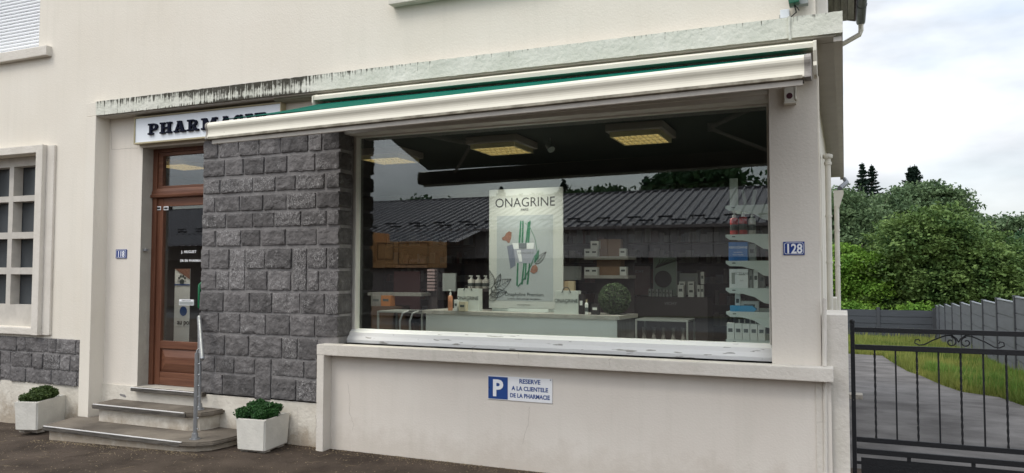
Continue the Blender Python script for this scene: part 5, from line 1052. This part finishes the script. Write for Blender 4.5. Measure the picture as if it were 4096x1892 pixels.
# right hand wall shelving
sl = thing('wall_shelving', 'white bracket shelving just inside the right of the shop window', 'shelving', (-.6, 6.4, 1))
YB = 6.30; lev = []
b = MB(); b.box(-.52, -.47, YB-.02, 7.2, .9, 2.62); b.build('upright', m_shelf, sl)
for k, (pl, pr_, py) in enumerate(((2900, 3064, 820), (2902, 3064, 937), (2903, 3064, 1043), (2903, 3064, 1152), (2905, 3064, 1247), (2905, 3064, 1360))):
    a = P(pl, py, YB); xl = a.x; xr = -.521; z = a.z-(.012 if k == 5 else .004); z = P(2980, py, YB).z; lev.append(z)
    b = MB(); b.prism([(xl, z), (xr, z), (xr, z-.125), (xr-.06, z-.115), (xr-.13, z-.07), (xr-.22, z-.045), (xl+.03, z-.042), (xl, z-.02)], 'y', YB, YB+.008); br = b.build('bracket', m_shelf, sl)
    b = MB(); b.cyl((xr-.02, YB-.002, z-.03), (xr-.02, YB, z-.03), .005, seg=8); b.build('screw', m_inkg, br); b = MB(); b.box(xl+.05, xl+.075, YB-.0015, YB, z-.022, z-.014); b.build('slot', m_inkg, br)
    b = MB(); b.box(xl+.004, xr, YB+.0085, YB+.75, z-.018, z-.001); b.build('shelf', m_shelf, sl)
bottle('first red filled pump bottle on the white bracket shelves', 2934, 34, 844, YB+.03, lev[1], m_red, grp=None); bottle('second red filled pump bottle on the white bracket shelves', 2970, 34, 838, YB+.03, lev[1], m_red); bottle('grey pump bottle right of the red ones on the white shelves', 3006, 30, 845, YB+.04, lev[1], m_bottle)
def facebox(name, label, px0, px1, pyt, z, m, dep, lines, cat='box', y=YB+.02, m2=None):
    a, c = P(px0, pyt, y), P(px1, pyt, y); t_ = thing(name, label, cat, ((a.x+c.x)/2, y, z)); b = MB(); b.box(a.x, c.x, y, y+dep, z, a.z, .002); b.build('body', m, t_); w = c.x-a.x; hh = a.z-z
    for (s_, u, v, sz, mm) in lines: text('lettering', s_, mm, (a.x+w*u, y-.001, z+hh*v), sz, t_, .0003)
    return t_, a, c
facebox('blue_box', 'square blue skincare box on the third white shelf', 2914, 2990, 969, lev[2], m_bblue, .15, [('XERODIANE', .5, .66, .026, m_enam), ('NUTRITION', .5, .42, .012, m_enam), ('PEAUX SECHES', .5, .30, .012, m_enam)])
carton('grey carton pair right of the blue box', 2994, 3020, 975, YB+.06, lev[2], m_boxg, .1)
t_, a, c = facebox('white_box', 'white skincare box with printed bottle on the fourth white shelf', 2917, 2992, 1076, lev[3], m_enam, .15, [('ECZEANE', .66, .70, .026, m_jard), ('SOIN', .66, .36, .012, m_jard)])
w = c.x-a.x; b = MB(); b.box(a.x+w*.5, a.x+w*.86, YB+.018, YB+.0195, lev[3]+.10, lev[3]+.108); b.box(a.x+w*.12, a.x+w*.3, YB+.018, YB+.0195, lev[3]+.03, lev[3]+.12); b.build('print', m_boxg, t_)
carton('narrow grey carton right of the printed white box', 2996, 3010, 1080, YB+.05, lev[3], m_boxg, .1); carton('slim pale carton on the fourth white shelf', 3013, 3032, 1080, YB+.05, lev[3], m_box, .1); carton('dull green carton at the wall end of the fourth shelf', 3036, 3058, 1090, YB+.06, lev[3], m_cnts, .1)
carton('tall slim carton on the fifth white shelf', 2940, 2960, 1172, YB+.08, lev[4], m_box, .05); carton('wide white carton behind the blue wedge box', 2962, 3034, 1204, YB+.12, lev[4], m_box, .06)
a, c = P(2920, 1222, YB+.01), P(3026, 1222, YB+.01); t_ = thing('wedge_box', 'flat bright blue pointed box lying on the fifth white shelf', 'box', (a.x, YB, lev[4])); hh = a.z-lev[4]; b = MB(); b.prism([(a.x, lev[4]), (c.x-.02, lev[4]), (c.x, lev[4]+hh*.45), (c.x-.03, lev[4]+hh), (a.x, lev[4]+hh)], 'y', YB+.01, YB+.06); b.build('body', m_cyan, t_)
for i in range(5): carton('one of five matching white cartons in a row on the lowest shelf', 2907+i*31, 2936+i*31, 1292+i*1.5, YB+.02, lev[5], m_box, .07, grp='white cartons on the lowest shelf')
for i in range(4): bottle('one of the small clear glass vials behind the lowest cartons', 2956+i*22, 11, 1276, YB+.12, lev[5]+.0, m_clearb, False, grp='glass vials behind the lowest cartons', name='glass_vial')
facebox('paper_display', 'tall pale paper display on the top white shelf', 2918, 2950, 714, lev[0], m_bag, .03, []); 
b = MB(); a = P(2965, 760, YB+.1); c = P(3040, 760, YB+.1); b.prism([(a.x, a.z), (a.x+.02, a.z), (a.x+.045, lev[0]), (a.x+.02, lev[0])], 'y', YB+.1, YB+.12); b.prism([(a.x+.09, a.z), (a.x+.12, a.z), (a.x+.10, lev[0]), (a.x+.07, lev[0])], 'y', YB+.1, YB+.12); tag(b.build('display_stand', m_boxg), 'two leaning grey display strips on the top white shelf', 'stand')
# ceiling lamps
def lamp(label, cx, cy, w, d, z=2.79):
    t_ = thing('ceiling_lamp', label, 'lamp', (cx, cy, 2.87), 'louvred ceiling lamps inside the shop')
    b = MB(); b.box(cx-w/2, cx+w/2, cy-d/2, cy+d/2, z+.012, 2.869, .01); b.build('housing', m_lampw, t_)
    b = MB(); b.box(cx-w/2+.05, cx+w/2-.05, cy-d/2+.05, cy+d/2-.05, z-.004, z+.0115); b.build('diffuser', m_lampe, t_)
    b = MB(); n_ = 8
    for q in ((cx-w/2+.035, cx+w/2-.035, cy-d/2+.035, cy-d/2+.0495), (cx-w/2+.035, cx+w/2-.035, cy+d/2-.0495, cy+d/2-.035), (cx-w/2+.035, cx-w/2+.0495, cy-d/2+.05, cy+d/2-.05), (cx+w/2-.0495, cx+w/2-.035, cy-d/2+.05, cy+d/2-.05)): b.box(*q, z-.031, z+.0115)
    for k in range(n_+1): x = cx-w/2+.05+(w-.1)*k/n_; b.box(x-.003, x+.003, cy-d/2+.05, cy+d/2-.05, z-.030, z+.0035)
    for k in range(4): y = cy-d/2+.05+(d-.1)*k/3; b.box(cx-w/2+.05, cx+w/2-.05, y-.004, y+.004, z-.0295, z+.003)
    al = bpy.data.lights.new('lamp_light', 'SPOT'); al.spot_size = math.radians(148); al.spot_blend = .85; al.shadow_soft_size = 0; al.energy = 62 if 'poster' not in label else 44; al.color = (1, .93, .82); ao = link(bpy.data.objects.new('lamp_light', al)); ao.parent = t_; ao.location = (0, 0, z-.055-2.87)
    b.build('louvre', mat('louvre_cream', (.50, .43, .27), .5) if 'louvre_cream' not in MATS else MATS['louvre_cream'], t_)
lamp('middle louvred ceiling lamp above the poster', -3.0, 6.72, .52, .54); lamp('right louvred ceiling lamp lit cream inside the shop', -1.62, 6.62, .50, .56); lamp('left louvred ceiling lamp seen against the mirrored sky', -4.36, 6.88, .52, .5); lamp('added ceiling lamp out of view that brightens the banner behind the door', -6.75, 6.40, .50, .5)  # the last lamp is added, out of view, to brighten the door banner
b = MB(); q = P(2200, 530, 6.8); b.cyl((q.x, 6.8, 2.87), (q.x, 6.8, 2.80), .008); b.cyl((q.x-.02, 6.8, 2.81), (q.x+.03, 6.76, 2.75), .03, .035); tag(b.build('spotlight', m_boxg), 'small spotlight on the shop ceiling between two lamps', 'lamp')
# hanging strip stand and back displays
def shelfunit(label, px0, px1, pys, y, m, dep=.3, name='shelf_unit', back=None):
    t_ = thing(name, label, 'shelves', (P((px0+px1)/2, 1200, y).x, y, .42)); z_ = []
    for py in pys:
        a, c = P(px0, py, y), P(px1, py, y); b = MB(); b.box(a.x, c.x, y, y+dep, a.z-.035, a.z, .003); b.build('shelf', m, t_); z_.append(a.z)
    if back:
        b = MB(); b.box(a.x+.02, c.x-.02, y+dep, y+dep+.02, .42, z_[0]+.02); b.build('back_panel', back, t_)
    return z_
yv = 8.2; zs2 = shelfunit('island shelf unit with cartons behind the topiary ball', 2336, 2512, (1026, 1101), yv, m_cntt, .35, back=m_display)
b = MB(); a = P(2395, 957, yv+.2); c = P(2482, 957, yv+.2); b.box(a.x, c.x, yv+.2, yv+.3, zs2[0], a.z, .003); tag(b.build('cardboard_box', m_wooden), 'brown cardboard box on the upper island shelf', 'box'); b = MB(); b.box(a.x, c.x+.02, yv+.12, yv+.3, zs2[1], zs2[1]+.19, .003); tag(b.build('cardboard_box', m_wooden), 'brown cardboard box on the lower island shelf', 'box')
for i, (px, py, lv) in enumerate(((2350, 995, 0), (2376, 995, 0), (2350, 1069, 1), (2376, 1069, 1), (2490, 994, 0), (2492, 1067, 1))): carton(['white carton far left on the upper island shelf', 'second white carton on the upper island shelf', 'white carton far left on the lower island shelf', 'second white carton on the lower island shelf', 'single white carton right of the upper cardboard box', 'single white carton right of the lower cardboard box'][i], px-13, px+13, py, yv, zs2[lv], m_box, .08)
carton('white carton stacked on the two upper island cartons', 2362, 2394, 964, yv+.01, P(2376, 995, yv).z+.001, m_box, .08)
# low display cabinet with cartons and framed print, right background
yb_ = 8.8; a, c = P(2540, 1186, yb_), P(2830, 1186, yb_)
t_ = thing('display_cabinet', 'dark display cabinet in the right background of the shop', 'cabinet', ((a.x+c.x)/2, yb_, .42)); b = MB(); b.box(a.x, c.x, yb_, yb_+.4, .42, a.z, .004); b.build('body', m_display, t_); text('lettering', 'VICHY', m_boxg, ((a.x+c.x)/2, yb_-.002, a.z-.09), .05, t_, .0004)
zc = a.z+.001
a, c = P(2612, 1028, yb_+.25), P(2708, 1150, yb_+.25); t_ = thing('framed_print', 'framed pale green print of a tree standing on the dark cabinet', 'picture', ((a.x+c.x)/2, yb_+.25, zc)); b = MB(); b.box(a.x, c.x, yb_+.25, yb_+.27, zc, a.z, .002); b.build('frame', m_boxg, t_)
b = MB(); b.box(a.x+.012, c.x-.012, yb_+.245, yb_+.2495, zc+.012, a.z-.012); b.build('sheet', mat('pale_green_print', (.20, .26, .22), .5), t_)
b = MB(); b.cyl((a.x+.12, yb_+.242, zc+.2), (a.x+.12, yb_+.2445, zc+.2), .1, seg=24); 
for k in range(6): b.tube([(a.x+.03, yb_+.243, zc+.33), (a.x+.08+.03*k, yb_+.243, zc+.40), (a.x+.08+.05*k, yb_+.243, a.z-.03)], .004, 5)
b.build('tree_drawing', m_dark, t_)
for i, (px, py) in enumerate(((2728, 1150), (2728, 1171), (2764, 1150), (2764, 1171), (2722, 1163))):
    carton(['upper', 'second', 'upper right', 'second right', 'front cream'][i]+' small white carton stacked on the dark cabinet', px-12, px+12, py-24, yb_+.05-(.08 if i == 4 else 0), zc+(.0 if i in (1, 3, 4) else P(px, py+1, yb_).z-zc if P(px, py+1, yb_).z > zc else 0), m_box, .06)
for i, px in enumerate((2794, 2808)): carton(['left', 'right'][i]+' tall white carton at the cabinet right end', px-6, px+6, 1140, yb_+.05, zc, m_box, .05)
carton('tall slim white carton standing highest at the cabinet end', 2802, 2816, 1087, yb_+.12, P(2810, 1137, yb_+.12).z, m_box, .05)
for i in range(7): carton('one of the matching pale cartons before the framed print', 2594+i*14, 2604+i*14, 1155+i, yb_+.08, zc, m_boxg, .05, grp='pale cartons in a row on the dark cabinet')
# pale panels and cartons further back
def panel2(name, label, px0, px1, py0, py1, y, m, cat='display', txt=None, tm=None, tz=.05):
    a, c = P(px0, py0, y), P(px1, py1, y); t_ = thing(name, label, cat, ((a.x+c.x)/2, y, c.z)); b = MB(); b.box(a.x, c.x, y, y+.03, c.z, a.z, .002); b.build('panel', m, t_)
    b = MB(); b.box((a.x+c.x)/2-.02, (a.x+c.x)/2+.02, y+.031, y+.06, .42, a.z-.05); b.build('support', m_dark, t_)
    if txt: text('lettering', txt, tm, ((a.x+c.x)/2, y-.002, a.z-tz*1.6), tz, t_, .0004)
panel2('backlit_panel', 'pale grey display card right of the framed print', 2718, 2793, 1093, 1180, yb_+.35, m_boxg, txt='VICHY', tm=m_jar)
panel2('portrait_panel', 'grey and red display panel behind the topiary ball', 2505, 2600, 1065, 1180, yb_+.5, mat('rosy_panel', (.14, .07, .07), .6, col2=(.22, .19, .19), vscale=2.5), txt='VICHY', tm=m_jar)
panel2('grey_panel', 'pale grey panel behind the right carrier bag', 2252, 2325, 1065, 1120, 8.4, m_boxg)
for i, px in enumerate((2262, 2284)): carton(['tan', 'gold'][i]+' carton standing behind the right carrier bag', px-12, px+12, 1124, 7.24, ZC, mat(['tan_carton', 'gold_carton'][i], [(.30, .22, .13), (.34, .28, .18)][i], .4), .05)
# wall racks of medicine boxes at the back
def rack(label, x0, x1, y, z0, z1, nrow, seed, m=m_display):
    t_ = thing('medicine_rack', label, 'shelves', ((x0+x1)/2, y, .42)); b = MB(); b.box(x0, x1, y+.28, y+.3, .42, z1); b.box(x0-.02, x0, y, y+.3, .42, z1); b.box(x1, x1+.02, y, y+.3, .42, z1); b.build('carcass', m, t_); r = random.Random(seed)
    for k in range(nrow):
        z = z0+(z1-z0)*k/nrow; b = MB(); b.box(x0, x1, y, y+.279, z-.02, z); b.build('shelf', m_display, t_)
        x = x0+.02; b = MB()
        while x < x1-.12:
            w = r.uniform(.04, .11)
            if r.random() < .8: b.box(x, x+w-.006, y+.03, y+.15, z+.001, z+r.uniform(.08, .2), m=r.choice((0, 0, 1, 2, 3)))
            x += w
        b.build('packets', [m_cnts, m_display, mat('packet_pink', (.12, .06, .06), .6) if 'packet_pink' not in MATS else MATS['packet_pink'], m_jard], t_)['kind'] = 'stuff'
rack('tall rack of packets at the back left of the shop', -6.8, -5.2, 10.6, .6, 2.3, 6, 1); rack('rack of packets behind the poster', -5.0, -3.0, 10.62, .6, 2.3, 6, 2); rack('rack of packets in the back right of the shop', -2.8, -.8, 10.6, .6, 2.3, 6, 3)
# left background: pump bottles, stacked strips, orange carton, chair, low display
zt2 = shelfunit('low shelf unit with pump bottles left of the poster', 1830, 1960, (1154,), 8.0, m_display, .3, back=m_display)
for i in range(3): bottle(['left', 'middle', 'right'][i]+' amber labelled pump bottle behind the left carrier bag', 1880+i*29, 27, 1102, 8.02, zt2[0], m_bottle)
zt3 = shelfunit('long glass shelf at the lower left of the window', 1470, 1685, (1170,), 7.6, m_cnts, .3)
carton('bright orange carton at the lower left of the shop window', 1524, 1562, 1182, 7.55, P(1540, 1224, 7.55).z, m_orange, .1); carton('beige carton with round seal left of the orange carton', 1484, 1523, 1182, 7.56, P(1500, 1224, 7.56).z, m_cnts, .1)
b = MB(); a, c = P(1485, 1225, 7.5), P(1575, 1225, 7.5); b.box(a.x, c.x, 7.5, 7.85, .42, a.z, .003); tag(b.build('wooden_stand', m_browndk), 'brown stand carrying the orange and beige cartons', 'stand')
t_ = thing('strip_rack', 'column of seven pale stacked packets left of the counter', 'display', (P(1728, 1100, 7.8).x, 7.8, .42)); a = P(1712, 1080, 7.8); c = P(1742, 1080, 7.8); b = MB(); b.box(a.x-.01, c.x+.01, 7.83, 7.85, .42, P(1728, 1075, 7.8).z); b.build('back_panel', m_display, t_)
for k in range(7): b = MB(); z = P(1728, 1081+13*k, 7.8).z; b.box(a.x, c.x, 7.78, 7.829, z-.012, z+.012, .002); b.build('packet', mat('packet_pale', (.30, .22, .23), .5) if 'packet_pale' not in MATS else MATS['packet_pale'], t_)
panel2('maroon_cabinet', 'dark maroon cabinet at the left behind the glass shelf', 1575, 1678, 1085, 1250, 8.3, mat('maroon', (.045, .012, .014), .6), cat='cabinet')
panel2('blister_display', 'clear blister pack display left of the pump bottles', 1770, 1822, 1093, 1165, 8.1, m_clearb)
ch = thing('shop_chair', 'black padded chair with chrome arms beside the counter', 'chair', (P(1650, 1280, 7.0).x, 7.0, .42)); q = P(1662, 1262, 7.0)
b = MB(); b.box(q.x-.15, q.x+.12, 7.0, 7.4, .80, .88, .02); b.build('seat', mat('black_leather', (.012, .013, .02), .25, spec=.7), ch); b = MB(); b.box(q.x-.15, q.x+.12, 7.35, 7.43, .88, q.z+.05, .02); b.build('backrest', bpy.data.materials['black_leather'], ch)
for dx in (-.17, -.05):
    b = MB(); b.tube([(q.x+dx, 6.98, .42), (q.x+dx, 6.97, q.z-.06), (q.x+dx+.02, 6.99, q.z+.02), (q.x+dx+.05, 7.05, q.z+.04), (q.x+dx+.06, 7.35, q.z+.03)], .011, 8); b.build('arm', m_steel, ch)
def lowtable(label, pxa, pxb, py, y, items, cone):
    a, c = P(pxa, py, y), P(pxb, py, y); t_ = thing('display_table', label, 'table', ((a.x+c.x)/2, y, .42))
    b = MB(); b.box(a.x, c.x, y, y+.4, a.z-.018, a.z, .003); b.build('top', m_boxg, t_)
    for x in (a.x, c.x-.018):
        for yy in (y+.001, y+.38): b = MB(); b.box(x, x+.018, yy, yy+.018, .42, a.z-.0185); b.build('leg', m_boxg, t_)
    b = MB(); b.box(a.x+.019, c.x-.019, y+.02, y+.38, a.z-.30, a.z-.285); b.build('shelf', m_cnts, t_)
    for k in range(items): x = a.x+(c.x-a.x)*(k+.7)/(items+.4); b = MB(); b.lathe((x, y+.1, a.z-.2845), [(.028, 0), (.03, .06), (.016, .12), (.018, .16), (.024, .2)] if cone else [(.03, 0), (.03, .1), (.012, .12), (.012, .15)], 12); tag(b.build('display_bottle', m_bottle if not cone else m_cnts, None), 'pale bottle on the lower shelf of a white framed table', 'bottle', 'bottles on the white framed tables')
lowtable('white framed low table with bottles right of the counter', 2540, 2752, 1276, 7.7, 5, True)
lowtable('white framed low table in the lower left of the window', 1508, 1690, 1243, 7.15, 0, False)
# behind the entrance door: roll-up banner and a small shelf
a, c = P(703, 1075, 6.6), P(748, 1360, 6.6); bn2 = thing('roll_up_banner', 'tall white roll up banner with paw print behind the door glass', 'banner', ((a.x+c.x)/2, 6.6, .42)); b = MB(); b.box(a.x-.01, a.x+.22, 6.6, 6.605, .45, a.z); b.build('sheet', m_enam, bn2)
b = MB(); b.prism([(a.x-.01, a.z-.0), (a.x+.22, a.z-.12), (a.x+.22, a.z), ], 'y', 6.597, 6.5995); b.build('red_print', m_petal, bn2); b = MB(); b.box(a.x-.01, a.x+.22, 6.597, 6.5995, a.z-.19, a.z-.175); b.cyl((a.x+.13, 6.598, 1.15), (a.x+.13, 6.5995, 1.15), .055, seg=24); b.build('blue_print', m_pblue, bn2)
b = MB(); 
for (u, v, r) in ((0, 0, .035), (-.045, .045, .015), (-.018, .065, .016), (.018, .065, .016), (.045, .045, .015)): b.cyl((a.x+.10+u, 6.598, 1.48+v), (a.x+.10+u, 6.5995, 1.48+v), r, seg=16)
b.build('paw_print', m_inkg, bn2); text('lettering', 'au poil', m_ink, (a.x+.15, 6.597, 1.0), .08, bn2, .0005, bold=.002); text('lettering', 'biocanina', m_inkg, (a.x+.10, 6.597, a.z-.15), .035, bn2, .0005)
b = MB(); b.box(a.x-.02, a.x+.23, 6.58, 6.64, .42, .45, .004); b.build('base', m_boxg, bn2)
rack('blue shelf of small bottles behind the door glass', -6.25, -5.75, 7.0, .6, 1.9, 5, 8, mat('navy_shelf', (.012, .02, .06), .5))
